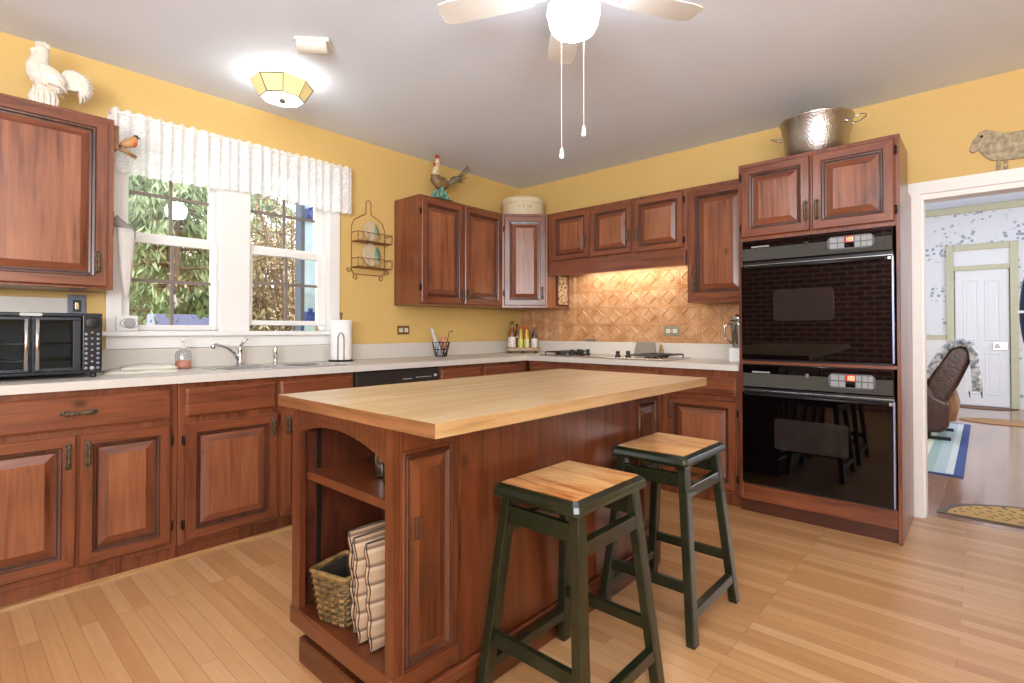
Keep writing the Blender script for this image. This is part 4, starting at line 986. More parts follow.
# sink
r = thing('kitchen_sink', 'double bowl steel sink set into the counter below the window', 'sink', (.345, -2.63, 0))
m = M(); hxx, hyy = .188, .358; zt_ = CT+.002
def rrect(x0, x1, y0_, y1_, z, c=.05, k=5):
    pts = []
    for (cx_, cy_, a0) in ((x1-c,y0_+c,-90),(x1-c,y1_-c,0),(x0+c,y1_-c,90),(x0+c,y0_+c,180)):
        for q in range(k+1): a = radians(a0+90*q/k); pts.append((cx_+c*cos(a), cy_+c*sin(a), z))
    return pts
for (ya, yb_) in ((-hyy, .02), (.02, hyy)):
    lo = [rrect(-hxx,hxx,ya,yb_,zt_-.004,.004), rrect(-hxx,hxx,ya,yb_,zt_,.004), rrect(-hxx+.012,hxx-.02,ya+.014,yb_-.014,zt_+.004,.05), rrect(-hxx+.05,hxx-.024,ya+.022,yb_-.022,zt_-.004,.05), rrect(-hxx+.054,hxx-.030,ya+.028,yb_-.028,zt_-.12,.05), rrect(-hxx+.07,hxx-.05,ya+.045,yb_-.045,zt_-.13,.05)]
    m.rings(lo, False, True, 0, True)
m.build('basin', steel, r, recalc=True)
for yc in (-.17, .19): M().lathe([(.03,zt_-.129),(.032,zt_-.126),(.020,zt_-.127)], 16, (.01,yc,0)).build('drain', chrome, r)
r = thing('faucet', 'chrome single lever faucet with low angled spout', 'faucet', (.115, -2.765, CT+.0))
M().box(-.025, .025, -.12, .12, .0, .008).build('deck_plate', chrome, r, bevel=.004)
M().lathe([(.024,.008),(.022,.03),(.018,.05),(.017,.10),(.019,.115),(.012,.122)], 18).build('post', chrome, r)
M().tube([(.0,-.005,.035),(.04,-.05,.085),(.09,-.11,.122),(.14,-.17,.138),(.175,-.205,.138),(.185,-.215,.122)], [.013,.012,.011,.011,.011,.012], 12).build('spout', chrome, r)
M().tube([(0,0,.118),(.012,.012,.145),(.03,.028,.172)], [.010,.008,.011], 10).build('lever', chrome, r)
r = thing('sink_sprayer', 'chrome side sprayer standing right of the faucet', 'sprayer', (.115, -2.548, CT))
M().lathe([(.022,0),(.022,.006),(.014,.012),(.013,.03),(.016,.06),(.017,.10),(.014,.118),(.001,.122)], 16).build('sprayer_body', chrome, r)
# sill gadget
r = thing('sill_timer', 'small white box with a grey dial on the left of the window sill', 'timer', (.02, -3.325, 1.1305), R90)
M().box(-.05, .05, -.025, .0, 0, .085).build('case', simple('pale_plastic', '#e4e3e0', .4), r, bevel=.006)
M().lathe([(.026,0),(.026,.006),(.020,.010),(.001,.011)], 22, (.012,-.025,.042), mat=Matrix.Rotation(R90,3,'X')).build('dial', simple('dial_grey', '#a7a7a8', .35), r)
m = M(); m.tube([(.012+.038*cos(a_*.1)*1.15,-.0265,.042+.026*sin(a_*.1)) for a_ in range(63)], .0018, 5, closed=True); m.build('dial_ring', simple('ring_grey', '#8f9194', .4), r)
# paper towel
r = thing('paper_towel_holder', 'white paper towel roll on a black wire stand at the window corner', 'paper towel', (.13, -2.09, CT))
M().tube([(.082*cos(2*pi*i/24),.082*sin(2*pi*i/24),.005) for i in range(24)], .005, 6, closed=True).tube([(-.08,0,.005),(.08,0,.005)], .004, 6).tube([(0,0,.005),(0,0,.325),(0,.012,.335),(0,.0,.345),(0,-.012,.335),(0,0,.325)], .004, 6).tube([(.083*cos(w)-q*sin(w), .083*sin(w)+q*cos(w), z) for w in (-.53,) for q, z in ((-.02,.006),(-.02,.17),(-.012,.195),(0,.203),(.012,.195),(.02,.17),(.02,.006))], .003, 6).build('stand', blackwire, r)
M().lathe([(.018,.012),(.073,.012),(.0745,.016),(.0745,.288),(.073,.292),(.018,.292)], 32).build('roll', paper, r)
# wall rack with two plates
r = thing('wire_wall_rack', 'brown wire two-tier wall rack with bottle-shaped outline beside the window', 'rack', (.004, -1.795, 1.56), R90)
m = M(); w_ = .145
out = [(-w_,.03),(-w_,.36),(-w_+.02,.41),(-.06,.45),(-.025,.465),(-.022,.50),(-.022,.56),(0,.578),(.022,.56),(.022,.50),(.025,.465),(.06,.45),(w_-.02,.41),(w_,.36),(w_,.03)]
m.tube([(x,-.006,z) for x, z in out], .0028, 6)
for s_ in (-1, 1):
    m.tube([(s_*w_,-.006,.03),(s_*(w_+.012),-.006,.012),(s_*(w_+.035),-.006,.018),(s_*(w_+.04),-.006,.035),(s_*(w_+.025),-.006,.042),(s_*(w_+.018),-.006,.03)], .0035, 6)
    m.tube([(s_*w_,-.006,.03),(s_*(w_-.02),-.006,.0),(s_*(w_-.015),-.006,-.03),(s_*(w_-.04),-.006,-.04),(s_*(w_-.05),-.006,-.02),(s_*(w_-.035),-.006,-.012)], .0035, 6)
m.tube([(-w_+.02,-.006,.0),(w_-.02,-.006,.0)], .003, 6)
m.build('wire_frame', iron, r)
for zsh in (.045, .24):
    m = M(); m.box(-w_+.002, w_+.012, -.10, -.004, zsh, zsh+.008); sh = m.build('tier', iron, r, bevel=.002)
    m = M(); m.tube([(-w_,-.006,zsh+.07),(-w_,-.098,zsh+.07),(w_+.01,-.098,zsh+.07),(w_+.01,-.006,zsh+.07)], .0028, 6)
    for k in range(6): x = -w_+.03+k*.05; m.tube([(x,-.098,zsh+.008),(x+.02,-.098,zsh+.045),(x,-.098,zsh+.07)], .002, 5)
    m.tube([(-w_,-.098,zsh+.008),(-w_,-.098,zsh+.07)], .0028, 6); m.tube([(w_+.01,-.098,zsh+.008),(w_+.01,-.098,zsh+.07)], .0028, 6); m.build('gallery_rail', iron, sh)
def mk_plate_m():
    m, nt, N, L, P = mat_base('ivory_green_glaze'); tc = N.new('ShaderNodeTexCoord'); nz = N.new('ShaderNodeTexNoise'); nz.inputs['Scale'].default_value = 9
    L.new(tc.outputs['Object'], nz.inputs['Vector']); sp = N.new('ShaderNodeSeparateXYZ'); L.new(tc.outputs['Object'], sp.inputs[0])
    ma = N.new('ShaderNodeMath'); ma.operation = 'MULTIPLY_ADD'; ma.inputs[1].default_value = 4; L.new(sp.outputs[0], ma.inputs[0]); L.new(nz.outputs['Fac'], ma.inputs[2])
    rp = N.new('ShaderNodeValToRGB'); rp.color_ramp.elements[0].position = .62; rp.color_ramp.elements[0].color = S('#c9b795'); rp.color_ramp.elements[1].position = .78; rp.color_ramp.elements[1].color = S('#5f8f7a')
    L.new(ma.outputs[0], rp.inputs['Fac']); L.new(rp.outputs['Color'], P.inputs['Base Color']); P.inputs['Roughness'].default_value = .3; return m
plate_m = mk_plate_m()
for zc, rx, rz_, lb in ((1.56+.248, .066, .078, 'smaller ivory and green ceramic plate on the upper tier of the wire rack'), (1.56+.053, .078, .092, 'larger ivory and green ceramic plate on the lower tier of the wire rack')):
    r = thing('ceramic_plate', lb, 'plate', (.052, -1.79, zc), R90, 'ceramic plates on the wire rack')
    m = M(); 
    m.lathe([(.001,0),(.5,0),(.55,.02),(.9,.16),(1.0,.20),(.98,.24),(.6,.10),(.45,.07),(.001,.065)], 30, mat=Matrix.Scale(rx,3) )
    m.xf(Matrix.Translation((0,.02,rz_+.004)) @ Matrix.Diagonal((1,1,rz_/rx,1)) @ Matrix.Rotation(radians(80),4,'X')); m.build('plate_body', plate_m, r)
# wire basket with utensils
r = thing('wire_basket', 'small black wire basket on the counter under the rooster cabinet', 'basket', (.15, -1.185, CT))
m = M()
for k in range(14):
    a = 2*pi*k/14; m.tube([(.045*cos(a),.045*sin(a),.003),(.06*cos(a+.25),.06*sin(a+.25),.055),(.072*cos(a),.072*sin(a),.12)], .0022, 5); m.tube([(.045*cos(a),.045*sin(a),.003),(.06*cos(a-.25),.06*sin(a-.25),.055),(.072*cos(a),.072*sin(a),.12)], .0022, 5)
for rr, z in ((.045,.003),(.06,.06),(.072,.12)): m.tube([(rr*cos(2*pi*i/20),rr*sin(2*pi*i/20),z) for i in range(20)], .0032, 6, closed=True)
for k in (-.03,-.015,0,.015,.03): m.tube([(k,-.035,.003),(k,.035,.003)], .002, 5)
m.build('wire_cage', blackwire, r)
m = M(); m.tube([(.0,.070,.12),(.01,.075,.19),(.012,.085,.205),(.012,.105,.215),(.01,.125,.205)], .003, 6); m.build('hook', blackwire, r)
r = thing('glass_cruet', 'pale glass bottle leaning out of the wire basket', 'bottle', (.15, -1.19, CT+.008)); m = M(); m.lathe([(.02,0),(.024,.01),(.024,.11),(.012,.15),(.010,.22),(.014,.225),(.014,.245),(.001,.247)], 14); m.xf(Matrix.Rotation(radians(24),4,'X')); m.build('bottle_body', simple('frosted_glass', '#cdd0dc', .25, var=.2, vscale=40), r)
r = thing('peach_bundle', 'peach coloured bundle in the wire basket', 'bundle', (.16, -1.165, CT+.03)); m = M(); m.ell((0,.0,.085), (.026,.03,.05), 12, 8); m.ell((-.01,.02,.10), (.022,.022,.035), 10, 8); m.build('cloth', simple('peach_cloth', '#d99a78', .8, bump=(60,.4)), r)
# bottle tray in the corner
r = thing('bottle_tray', 'low footed wooden tray of bottles in the counter corner', 'tray', (.225, -.225, CT), radians(45))
m = M(); m.box(-.15, .15, -.055, .055, .022, .030); m.box(-.15, .15, -.060, -.054, .022, .055); m.box(-.15, .15, .054, .060, .022, .055); m.box(-.156, -.15, -.060, .060, .022, .055); m.box(.15, .156, -.060, .060, .022, .055); m.build('tray_body', wood('tray_wood', '#b08a58', '#8f6a3c', '#5f4423', (1.5,22,22), knots=False), r, bevel=.003)
for fx in (-.13, .0, .13): M().box(fx-.012, fx+.012, -.05, .05, 0, .0215).build('foot', simple('tray_foot', '#3c2a18', .6), r)
def bottle(u, v, h, rr, glass_c, label_c, cap_c, lb, neck=.4):
    c = cos(R90/2); x = .225+u*c-v*c; y = -.225+u*c+v*c
    r = thing('oil_bottle', lb, 'bottle', (x, y, CT+.0305), radians(45), 'bottles on the corner tray')
    M().lathe([(rr*.9,0),(rr,.005),(rr,h*.55),(rr*.85,h*.63),(rr*neck,h*.75),(rr*neck,h*.94),(rr*neck*1.1,h*.95)], 16).build('glass_body', simple('bottle_glass_'+glass_c.strip('#'), glass_c, .15, var=.15, coat=.5), r)
    M().lathe([(rr*1.02,h*.10),(rr*1.02,h*.45)], 16, cap0=False, cap1=False).build('paper_label', simple('label_'+label_c.strip('#'), label_c, .6, var=.3, vscale=60), r)
    M().lathe([(rr*neck*1.15,h*.90),(rr*neck*1.2,h),(.001,h*1.005)], 12).build('cap', simple('cap_'+cap_c.strip('#'), cap_c, .4), r)
bottle(-.105, .0, .275, .036, '#7a4a22', '#e3ddd4', '#6a5a34', 'amber bottle with white label and black band, at the left end of the tray')
bottle(-.052, .032, .25, .020, '#2a1a12', '#4a3324', '#1a1412', 'dark slim bottle behind the labelled ones on the tray')
bottle(-.022, -.018, .225, .026, '#c8a02e', '#c9c65a', '#c9502a', 'yellow-green bottle with red cap in the middle of the tray', .6)
bottle(.035, -.018, .22, .024, '#d6b53c', '#d8d09a', '#d0461f', 'yellow bottle with orange cap right of the yellow-green one', .6)
bottle(.11, .0, .24, .028, '#3a2230', '#ded6cf', '#b59a5c', 'dark bottle with white label at the right end of the tray')
# cooktop
r = thing('cooktop', 'built-in steel cooktop with black burner grates on the back counter', 'cooktop', (1.27, -.33, CT))
M().prism([(-.56,-.23),(.56,-.23),(.58,-.21),(.58,.21),(.56,.23),(-.56,.23),(-.58,.21),(-.58,-.21)], 0, .012).build('deck', steel, r, bevel=.004)
for gx, gw in ((-.44, .20), (.0, .0), (.40, .26)):
    if not gw: continue
    m = M()
    for k in range(3):
        for yy in (-.12, .0, .12): pass
    m.tube([(gx-gw/2,-.18,.034),(gx+gw/2,-.18,.034),(gx+gw/2,.18,.034),(gx-gw/2,.18,.034)], .005, 6, closed=True)
    for k in range(5): x = gx-gw/2+gw*k/4; m.tube([(x,-.18,.034),(x,.18,.034)], .004, 6)
    for yy in (-.09, .09):
        m.tube([(gx-gw/2,yy,.034),(gx+gw/2,yy,.034)], .004, 6); m.lathe([(.05,.013),(.05,.022),(.03,.026)], 16, (gx,yy,0))
    for sx in (-1,1):
        for sy in (-1,1): m.tube([(gx+sx*gw/2,sy*.18,.012),(gx+sx*gw/2,sy*.18,.034)], .005, 6)
    m.build('burner_grate', black_sat, r)
for kx, ky in ((-.30,-.13),(-.24,-.08),(-.30,-.03),(-.24,.02),(-.19,-.13),(.15,-.15),(.20,-.08)):
    kn = M().lathe([(.024,.012),(.023,.024),(.012,.030),(.017,.040),(.016,.058),(.001,.060)], 14, (kx,ky,0)).build('knob', black_sat, r)
# board and brass eiffel-like easel: kept generic
r = thing('easel_board', 'grey board propped upright at the back of the cooktop', 'board', (1.44, -.088, CT), 0)
m = M(); m.hull8([(-.10,-.008,.0),(.10,-.008,.0),(.10,.002,.0),(-.10,.002,.0)], [(-.085,.020,.122),(.085,.020,.122),(.085,.030,.122),(-.085,.030,.122)]); m.build('panel', simple('grey_board', '#8b8377', .5, .3, var=.1), r, bevel=.003)
M().hull8([(-.09,.054,0),(.09,.054,0),(.09,.060,0),(-.09,.060,0)], [(-.06,.032,.118),(.06,.032,.118),(.06,.037,.118),(-.06,.037,.118)]).build('prop', simple('grey_board', '#8b8377', .5), r)
r = thing('tower_ornament', 'tiny brass lattice tower ornament beside the grey board', 'ornament', (1.575, -.062, CT))
m = M()
for sx in (-1,1):
    for sy in (-1,1): m.tube([(sx*.028,sy*.028,0),(sx*.014,sy*.014,.035),(sx*.005,sy*.005,.10)], [.005,.004,.003], 6)
for z, h in ((.03,.018),(.055,.011)): m.box(-h,h,-h,h,z,z+.004)
m.tube([(0,0,.09),(0,0,.125)], [.004,.001], 6); m.build('lattice', simple('dull_brass', '#a58a4a', .4, .7), r)
r = thing('spoon_rest', 'flat silver tray standing on the upstand ledge below the copper tiles', 'tray', (.86, -.014, 1.0305))
M().prism([(-.06,0),(.06,0),(.05,.022),(-.05,.022)], -.0075, 0.0, 'y').build('tray_body', steel, r, bevel=.002)
# blender
r = thing('blender', 'white based blender with tall glass jar beside the oven tower', 'blender', (2.27, -.31, CT))
M().prism([(-.052,-.052),(.052,-.052),(.052,.052),(-.052,.052)], 0, .10).build('motor_base', white_p, r, bevel=.012, seg=3)
M().lathe([(.035,.101),(.04,.115),(.052,.26),(.053,.29)], 20).build('glass_jar', jar_glass, r)
M().lathe([(.055,.291),(.055,.312),(.02,.316),(.02,.33),(.001,.331)], 20).build('lid', steel, r)
M().tube([(-.045,-.02,.27),(-.085,-.03,.25),(-.08,-.03,.16),(-.042,-.015,.13)], .007, 8).build('jar_handle', steel, r)

# ------------------------------------------------------------------ things on top of the cabinets
def remesh(o, vox=.005, smooth=3):
    md = o.modifiers.new('remesh', 'REMESH'); md.mode = 'VOXEL'; md.voxel_size = vox; md.use_smooth_shade = True
    if smooth: sm = o.modifiers.new('smooth', 'SMOOTH'); sm.iterations = smooth; sm.factor = .5
def loft(m, secs, n=16, mi=0):
    """secs: (centre, direction, rx, ry)"""
    loops = []
    for c, d, rx, ry in secs:
        d = Vector(d).normalized(); a = d.cross(Vector((0,1,0)));
        if a.length < 1e-3: a = Vector((1,0,0))
        a.normalize(); b = d.cross(a)
        loops.append([tuple(Vector(c)+a*rx*cos(2*pi*i/n)+b*ry*sin(2*pi*i/n)) for i in range(n)])
    m.rings(loops, True, True, mi, True)
ZT2 = ZT+.0005
# white rooster: local +x = towards its tail
r = thing('rooster_figurine', 'white ceramic rooster with fanned tail on the cabinet above the toaster oven', 'figurine', (.235, -3.695, ZT2), R90)
m = M()
m.lathe([(.047,0),(.050,.008),(.046,.03),(.040,.06),(.036,.09),(.030,.11)], 18, (.0,0,0), sx=1.0, sy=.8)
loft(m, [((.085,0,.118),(-1,0,.25),.014,.012),((.06,0,.118),(-1,0,.4),.034,.030),((.02,0,.135),(-1,0,.8),.056,.044),((-.012,0,.165),(-.5,0,1),.058,.046),((-.022,0,.20),(-.1,0,1),.047,.040),((-.016,0,.235),(.2,0,1),.034,.030),((-.008,0,.262),(.1,0,1),.028,.025),((-.006,0,.285),(0,0,1),.022,.020),((-.006,0,.30),(0,0,1),.010,.010)])
m.ell((-.010,0,.278), (.027,.022,.024), 14, 10)
m.tube([(-.03,0,.276),(-.045,0,.270),(-.052,0,.262)], [.010,.007,.002], 8)
for q, (x, h) in enumerate(((-.026,.012),(-.014,.020),(.0,.022),(.012,.014))): m.ell((x,0,.298+h*.3), (.009,.007,.009+h*.4), 8, 6)
m.ell((-.040,0,.245), (.009,.012,.020), 8, 8)
for s_ in (-1, 1):
    m.ell((.022,s_*.042,.155), (.060,.014,.036), 14, 10, rot=Matrix.Rotation(radians(40),3,'Y'))
    for k in range(5): m.tube([(-.005+.012*k,s_*.044,.190-.014*k),(.03+.008*k,s_*.054,.155-.012*k),(.066+.004*k,s_*.040,.118-.008*k)], [.004,.007,.002], 6)
for k in range(40):
    a = k*2.4; t = (k % 13)/13; z = .10+.13*t; rr = (.050-.020*t); cx_ = -.014+.02*(1-t)
    m.tube([(cx_+rr*.85*cos(a),rr*.75*sin(a),z+.022),(cx_+rr*1.1*cos(a),rr*.95*sin(a),z),(cx_+rr*1.08*cos(a),rr*.9*sin(a),z-.024)], [.003,.006,.0015], 6)
for k in range(14):
    a = 2*pi*k/14; m.tube([(.042*cos(a),.034*sin(a),.085),(.050*cos(a),.042*sin(a),.05),(.047*cos(a+.1),.040*sin(a+.1),.012)], [.006,.008,.004], 6)
b_ = m.build('body', ceramic, r); remesh(b_, .0032, 1)
m = M()
for k in range(11):
    t = k/10; a = radians(80-125*t); L_ = .105-.004*abs(k-4)
    for s_ in (-1, 0, 1):
        y = s_*.010; bx_, bz_ = .085, .135
        c1 = (bx_+.045*cos(a+.55), y, bz_+.045*sin(a+.55)+.01); mid = (bx_+L_*.7*cos(a+.25), y*1.4, bz_+L_*.7*sin(a+.25)+.008); e_ = (bx_+L_*cos(a-.12), y*1.6, bz_+L_*sin(a-.12))
        m.tube([(.068,y*.5,.122), c1, mid, e_], [.010,.010,.009,.002], 8, flat=.55)
m.build('tail', ceramic, r)
# painted rooster
r = thing('rooster_figurine', 'painted metal rooster with long spiky tail on the cabinet right of the window', 'figurine', (.29, -1.31, ZT2), R90)
r.scale = (1.12, 1.12, 1.03)
m = M(); rb = simple('rooster_brown', '#7a6142', .45, bump=(40,.4), var=.4, vscale=30)
loft(m, [((.075,0,.125),(-1,0,.2),.012,.010),((.05,0,.125),(-1,0,.3),.036,.030),((.0,0,.135),(-1,0,.5),.056,.046),((-.045,0,.16),(-.6,0,1),.046,.038),((-.05,0,.195),(-.1,0,1),.030,.026)])
o = m.build('body', rb, r)
m = M(); loft(m, [((-.05,0,.185),(0,0,1),.034,.030),((-.042,0,.23),(.2,0,1),.024,.021),((-.034,0,.275),(.1,0,1),.018,.016),((-.032,0,.305),(0,0,1),.018,.016),((-.032,0,.322),(0,0,1),.008,.008)]); m.build('neck', simple('cream_hackle', '#c9b995', .5, bump=(50,.5), var=.2, vscale=40), r)
m = M(); m.ell((-.055,0,.262), (.010,.012,.024), 8, 8)
for x, h in ((-.045,.012),(-.033,.018),(-.02,.014)): m.ell((x,0,.325+h*.4), (.009,.005,.012+h*.4), 8, 6)
m.build('comb', simple('rooster_red', '#a83a2c', .4), r)
M().tube([(-.048,0,.30),(-.066,0,.298),(-.078,0,.292)], [.008,.005,.001], 8).build('beak', simple('beak_ochre', '#b08c45', .4), r)
m = M()
for k in range(9):
    t = k/8; a = radians(46-20*t); L_ = .16+.05*((k*7)%4)/3; y = .02*sin(k*2.1)
    m.tube([(.06,y*.3,.13),(.06+L_*.5*cos(a+.1),y,.13+L_*.5*sin(a+.1)),(.06+L_*cos(a-.12),y*1.5,.13+L_*sin(a-.12))], [.008,.010,.002], 6, flat=.5)
for k in range(4):
    a = radians(30+6*k); m.tube([(.10,.01*k-.015,.15),(.28,.01*k-.015,.15+.18*sin(a)+.06)], [.004,.003], 6)
m.build('tail', simple('tail_feathers', '#6f6a52', .45, var=.5, vscale=30), r)
m = M()
for s_ in (-1, 1): m.tube([(0,s_*.018,.10),(-.004,s_*.02,.055),(0,s_*.02,.012)], [.016,.008,.006], 8)
for k in range(10): a = k*.63; m.ell((.05*cos(a)*1.1,.035*sin(a),.018+.016*(k%3)), (.018,.016,.018), 8, 6)
m.build('base', simple('verdigris', '#5f9484', .5, var=.3, vscale=40), r)
M().box(-.075, .075, -.05, .05, 0, .004).build('foot_plate', simple('verdigris_dark', '#47695c', .5), r)
# hatbox
r = thing('hatbox', 'round cream hatbox with lid on top of the corner cabinet', 'box', (.265, -.265, ZT2))
cream = simple('cream_card', '#d8c6a4', .6, var=.06, vscale=20)
M().lathe([(.001,0),(.198,0),(.198,.165),(.001,.165)], 40).build('box_body', cream, r, bevel=.003)
M().lathe([(.202,.135),(.206,.138),(.206,.182),(.200,.190),(.001,.193)], 40, cap0=False).build('lid', cream, r)
m = M(); c45 = Matrix.Rotation(radians(-45),4,'Z')
for k, x in enumerate((-.06,-.045,-.015,.0,.03,.045,.06)):
    a = -pi/4+x/.2; m.tube([(.199*cos(a),.199*sin(a),.082),(.199*cos(a),.199*sin(a),.108)], .0028, 5)
    if k % 2 == 0: m.tube([(.199*cos(a-.06),.199*sin(a-.06),.108),(.199*cos(a+.02),.199*sin(a+.02),.108)], .0025, 5)
m.build('lettering', simple('faded_print', '#b39f80', .7), r)
# hammered pot
r = thing('stock_pot', 'hammered metal stock pot with loop handles on top of the oven tower', 'pot', (2.772, -.415, ZT2))
M().lathe([(.001,0),(.150,0),(.160,.008),(.178,.11),(.194,.228),(.201,.234),(.198,.240),(.190,.230),(.174,.11),(.156,.014),(.001,.012)], 48).build('pot_body', hammered, r)
for s_ in (-1, 1):
    m = M(); m.tube([(s_*.19,-.035,.175),(s_*.225,-.045,.18),(s_*.262,-.03,.192),(s_*.27,0,.195),(s_*.262,.03,.192),(s_*.225,.045,.18),(s_*.19,.035,.175)], .003, 8)
    m.ell((s_*.188,-.035,.175),(.008,.008,.012),8,6); m.ell((s_*.188,.035,.175),(.008,.008,.012),8,6)
    m.xf(Matrix.Rotation(radians(-12),4,'Z')); m.build('handle', steel, r)
# sheep plaque
r = thing('sheep_plaque', 'flat grey carved sheep standing on the white doorway casing', 'plaque', (3.46, -.016, 2.034), 0)
sh_m = mk_wicker('carved_grey_stone', '#8a7c62', '#b7a98a', 40)
outl = [(.014,.136),(.028,.124),(.042,.132),(.054,.138),(.068,.108),(.085,.085),(.105,.066),(.14,.058),(.20,.052),(.28,.056),(.34,.066),(.375,.085),(.392,.125),(.390,.165),(.372,.195),(.33,.205),(.25,.205),(.18,.207),(.13,.222),(.105,.240),(.080,.246),(.055,.238),(.045,.218),(.030,.198),(.020,.172),(.012,.146)]
M().prism(outl, 0, .016, 'y').build('body', sh_m, r, bevel=.004)
for x in (.135, .165, .31, .345):
    M().prism([(x-.009,0),(x+.010,0),(x+.008,.062),(x-.006,.062)], .002, .014, 'y').build('leg', sh_m, r, bevel=.002)
M().prism([(.014,.137),(.028,.126),(.041,.133),(.040,.158),(.032,.174),(.021,.166)], -.003, .0, 'y').build('face', simple('sheep_face', '#b59a82', .7), r, bevel=.001)
m = M(); m.lathe([(.017,0),(.017,.002)], 16, (.066,0,.210), mat=Matrix.Rotation(R90,3,'X')); ey = m.build('eye', simple('eye_ring', '#c2b086', .5), r)
M().lathe([(.008,.002),(.007,.004),(.001,.005)], 12, (.066,0,.210), mat=Matrix.Rotation(R90,3,'X')).build('pupil', black_sat, ey)
# bird peg and lower peg on the cabinet side
r = thing('bird_hook', 'red-breasted wooden bird peg on the side of the cabinet by the window', 'hook', (.255, -3.430, 2.085), R90)
pw = wood('peg_wood', '#b58e64', '#94693f', '#6c4526', (8,8,8), knots=False)
M().box(-.0115, .016, -.03, .03, -.035, .085).build('backplate', pw, r, bevel=.003)
M().tube([(.012,0,-.02),(.05,0,-.028),(.095,0,-.05)], [.012,.010,.010], 10).build('perch', pw, r)
m = M(); loft(m, [((.025,0,.0),(1,0,.4),.006,.006),((.045,0,.006),(1,0,.5),.020,.019),((.065,0,.018),(.9,0,.7),.025,.023),((.082,0,.034),(.6,0,1),.020,.020),((.088,0,.050),(.3,0,1),.016,.016),((.09,0,.062),(0,0,1),.005,.005)]); m.build('body', simple('bird_tan', '#b98a52', .5, var=.2), r)
M().ell((.080,0,.022), (.021,.021,.023), 12, 8).build('breast', simple('bird_red', '#c4573c', .5, var=.15), r)
M().ell((.092,0,.054), (.014,.0145,.013), 12, 8).build('cap', black_sat, r)
M().tube([(.10,0,.056),(.115,0,.052)], [.005,.001], 8).build('beak', black_sat, r)
M().tube([(.03,0,-.002),(.008,0,-.02)], [.006,.004], 6).build('tail', black_sat, r)
r = thing('coat_peg', 'grey wooden peg on a brown plate low on the cabinet side', 'hook', (.235, -3.441, 1.67), R90)
M().box(0, .014, -.028, .028, -.06, .07).build('backplate', simple('peg_plate', '#6a4436', .5), r, bevel=.003)
M().tube([(.014,0,.028),(.045,0,.012),(.085,0,-.008),(.108,0,-.012)], [.034,.024,.014,.010], 12, flat=.7).build('peg', simple('peg_grey', '#8a827c', .5), r)
r = thing('hanging_towel', 'narrow pale cloth hanging from the grey peg by the window', 'towel', (.235, -3.375, 1.30), R90)
m = M(); loops = []
for k in range(9):
    t = k/8; z = .36*(1-t); w_ = .034*(1-t)**.7+.006; loops.append([(-.004+w_*cos(a_)*(1+.25*cos(3*a_+k*.3))+.012*t, .022*(1-t*.6)*sin(a_)*(1+.3*sin(2*a_)), z) for a_ in [2*pi*i/14 for i in range(14)]])
m.rings(loops, True, True, 0, True); m.build('cloth', simple('pale_cloth', '#cfcac4', .85, bump=(50,.2), var=.05), r)

# ------------------------------------------------------------------ dining room things
r = thing('striped_rug', 'blue and grey striped rug under the recliner', 'rug', (2.62, 2.75, 0))
m = M(); m.box(-.75, .72, -1.45, 1.45, .001, .010); m.build('pile', rug_m, r)
m = M(); m.box(-.78, .78, -1.48, -1.45, .001, .011); m.box(-.78, .78, 1.45, 1.48, .001, .011); m.box(.72, .78, -1.45, 1.45, .001, .011); m.box(-.78, -.75, -1.45, 1.45, .001, .011); m.build('border', simple('rug_navy', '#3a4d85', .9), r)
def half_mat(name, label, loc, R, rz, c1, c2, dots=True):
    r = thing(name, label, 'mat', loc, rz)
    n = 36; pts = [(R*cos(pi*i/n), R*.82*sin(pi*i/n)) for i in range(n+1)]
    M().prism(pts, .001, .008).build('border', simple(label[:8]+'_edge', c2, .9, var=.2, vscale=60), r)
    p2 = [((R-.05)*cos(pi*i/n), .012+(R-.05)*.80*sin(pi*i/n)) for i in range(n+1)]
    M().prism(p2, .0082, .0105).build('coir', simple(label[:8]+'_coir', c1, .95, bump=(200,.5), var=.15, vscale=90), r)
    if dots:
        m = M()
        for k in range(1, 16):
            a = pi*k/16
            for q in range(5): r0 = R*.32+q*R*.115; m.box(-.0,.03,-.006,.006,0,.0006); m.xf(Matrix.Translation((r0*cos(a),.02+r0*.8*sin(a),.0106)) @ Matrix.Rotation(a,4,'Z'), len(m.v)-8)
        for k in range(14): a = pi*(k+.5)/14; m.box(-.012,.012,-.006,.006,0,.0006); m.xf(Matrix.Translation((R*.86*cos(a),.02+R*.70*sin(a),.0106)) @ Matrix.Rotation(a+R90,4,'Z'), len(m.v)-8)
        m.build('sunburst', simple(label[:8]+'_ink', '#4a4038', .95), r)
    return r
half_mat('door_mat', 'half-round tan mat with dark sunburst just past the kitchen doorway', (3.87, .165, 0), .57, 0, '#c39d5f', '#5f5a52')
half_mat('door_mat', 'brown half-round mat against the far white door', (3.50, 6.33, 0), .38, pi, '#8a6a55', '#6d5242', False)
r = thing('oval_mat', 'tan oval mat on the dining floor short of the far door', 'mat', (3.72, 4.75, 0))
M().lathe([(.001,.001),(.44,.001),(.44,.010),(.43,.012),(.001,.012)], 40, sx=1, sy=.55).build('coir', simple('oval_coir', '#a37c55', .95, var=.2, vscale=60), r)
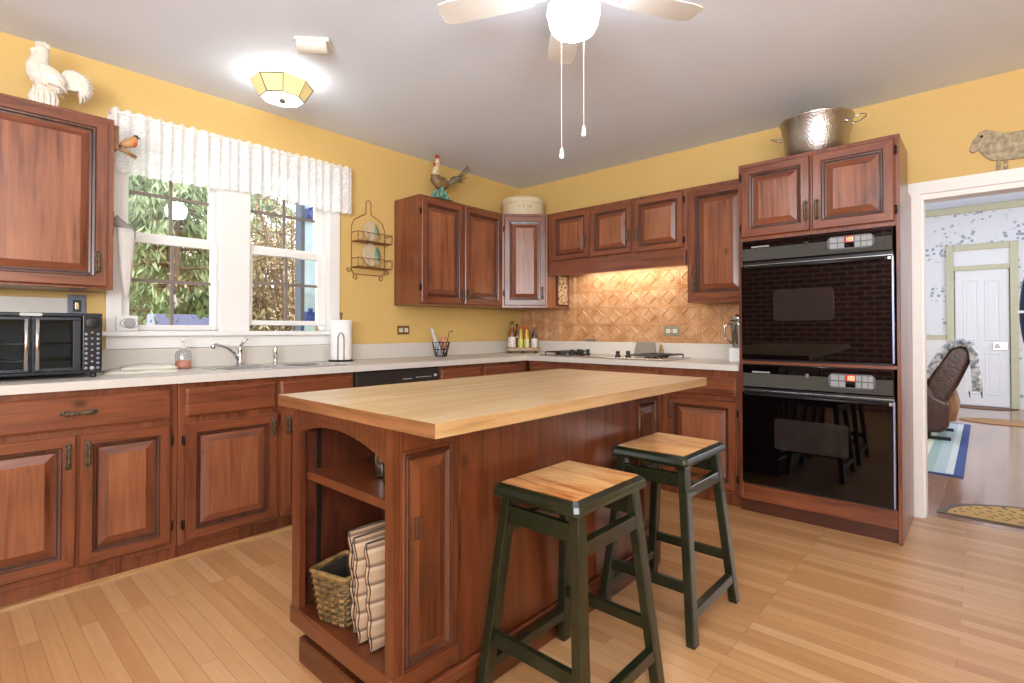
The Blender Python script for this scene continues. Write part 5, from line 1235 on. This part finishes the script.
# recliner
r = thing('recliner', 'dark brown leather recliner seen side-on in the dining room', 'armchair', (2.75, 3.18, 0.011))
Y0, Y1 = -.33, .42
def pl(poly, y0_, y1_, name, mt, bv=.04): 
    return M().prism([(x-2.75, z) for x, z in poly], y0_, y1_, 'y').build(name, mt, r, bevel=bv, seg=4)
pl([(3.04,.40),(3.24,.38),(3.33,.56),(3.43,.82),(3.43,.92),(3.36,.98),(3.27,.96),(3.17,.80),(3.08,.62)], Y0+.03, Y1-.03, 'backrest', leather)
pl([(2.40,.10),(3.20,.08),(3.26,.16),(3.27,.40),(3.15,.46),(3.08,.58),(2.98,.60),(2.42,.58),(2.36,.40)], Y0-.08, Y0+.06, 'armrest', leather)
pl([(2.40,.10),(3.20,.08),(3.26,.16),(3.27,.40),(3.15,.46),(3.08,.58),(2.98,.60),(2.42,.58),(2.36,.40)], Y1-.06, Y1+.08, 'armrest', leather)
pl([(2.34,.22),(3.05,.20),(3.05,.46),(2.40,.48),(2.34,.42)], Y0+.061, Y1-.061, 'seat', leather)
pl([(3.22,.18),(3.31,.20),(3.33,.34),(3.30,.47),(3.24,.47)], Y0+.07, Y1-.07, 'rear_panel', tan, .02)
m = M()
for yy in (Y0+.05, Y1-.05): m.box(-.30, .52, yy-.02, yy+.02, 0.0, .03); m.box(.30,.36,yy-.02,yy+.02,.03,.12); m.box(-.25,-.19,yy-.02,yy+.02,.03,.2)
m.build('base', black_sat, r)
r = thing('throw_blanket', 'grey and blue striped throw draped over the recliner back', 'blanket', (2.75, 3.18, 0.011))
path = [(2.985,.60),(3.045,.66),(3.125,.80),(3.215,.955),(3.27,1.0),(3.36,1.025),(3.435,.995),(3.468,.92),(3.478,.80),(3.49,.66),(3.50,.52)]
m = M(); n = 14; vs = []
for k, (x, z) in enumerate(path):
    a_ = path[max(k-1,0)]; b_ = path[min(k+1,len(path)-1)]; tx, tz = b_[0]-a_[0], b_[1]-a_[1]; l = math.hypot(tx, tz); nx_, nz_ = tz/l, -tx/l
    for i in range(n+1):
        if i < 4:    # hangs over the near side of the back
            d = (4-i)*.015; y = -.318-.004*(i % 2); px, pz = x+nx_*d, z+nz_*d
        else:
            t = (i-4)/(n-4); y = -.312+.5*t; px, pz = x, z
        vs.append((px-2.75+.005*sin(i*1.7+k), y+.006*sin(k*.9), pz+.005*sin(i*1.3)))
m.add(vs, [(k*(n+1)+i,k*(n+1)+i+1,(k+1)*(n+1)+i+1,(k+1)*(n+1)+i) for k in range(len(path)-1) for i in range(n)], 0, True)
o = m.build('cloth', blanket_m, r, recalc=False); sd = o.modifiers.new('s','SOLIDIFY'); sd.thickness = .008
m = M()
for i in range(24): t = i/23; m.tube([(.752+.004*sin(i)-.09*(t < .2),-.322+.5*max(0,t-.2),.515),(.757-.09*(t < .2),-.322+.5*max(0,t-.2),.455)], .003, 4)
m.build('fringe', simple('navy_fringe', '#2a3350', .9), o)
# dark navy round thing at the doorway's right edge
r = thing('wall_medallion', 'dark navy oval hanging with a pale band, at the right edge of the doorway', 'wall hanging', (3.99, 2.6, 1.30))
M().lathe([(.001,-.02),(.18,-.018),(.24,-.008),(.25,0),(.24,.008),(.18,.018),(.001,.02)], 40, mat=Matrix.Rotation(R90,3,'X') , sx=.9, sy=2.4).build('disc', navy, r)
M().box(-.235, .235, -.024, .024, -.012, .012).build('band', white_p, r, bevel=.003)
M().tube([(0,0,.6),(0,0,1.689)], .003, 6).build('cord', blackwire, r)

bpy.context.view_layer.update()
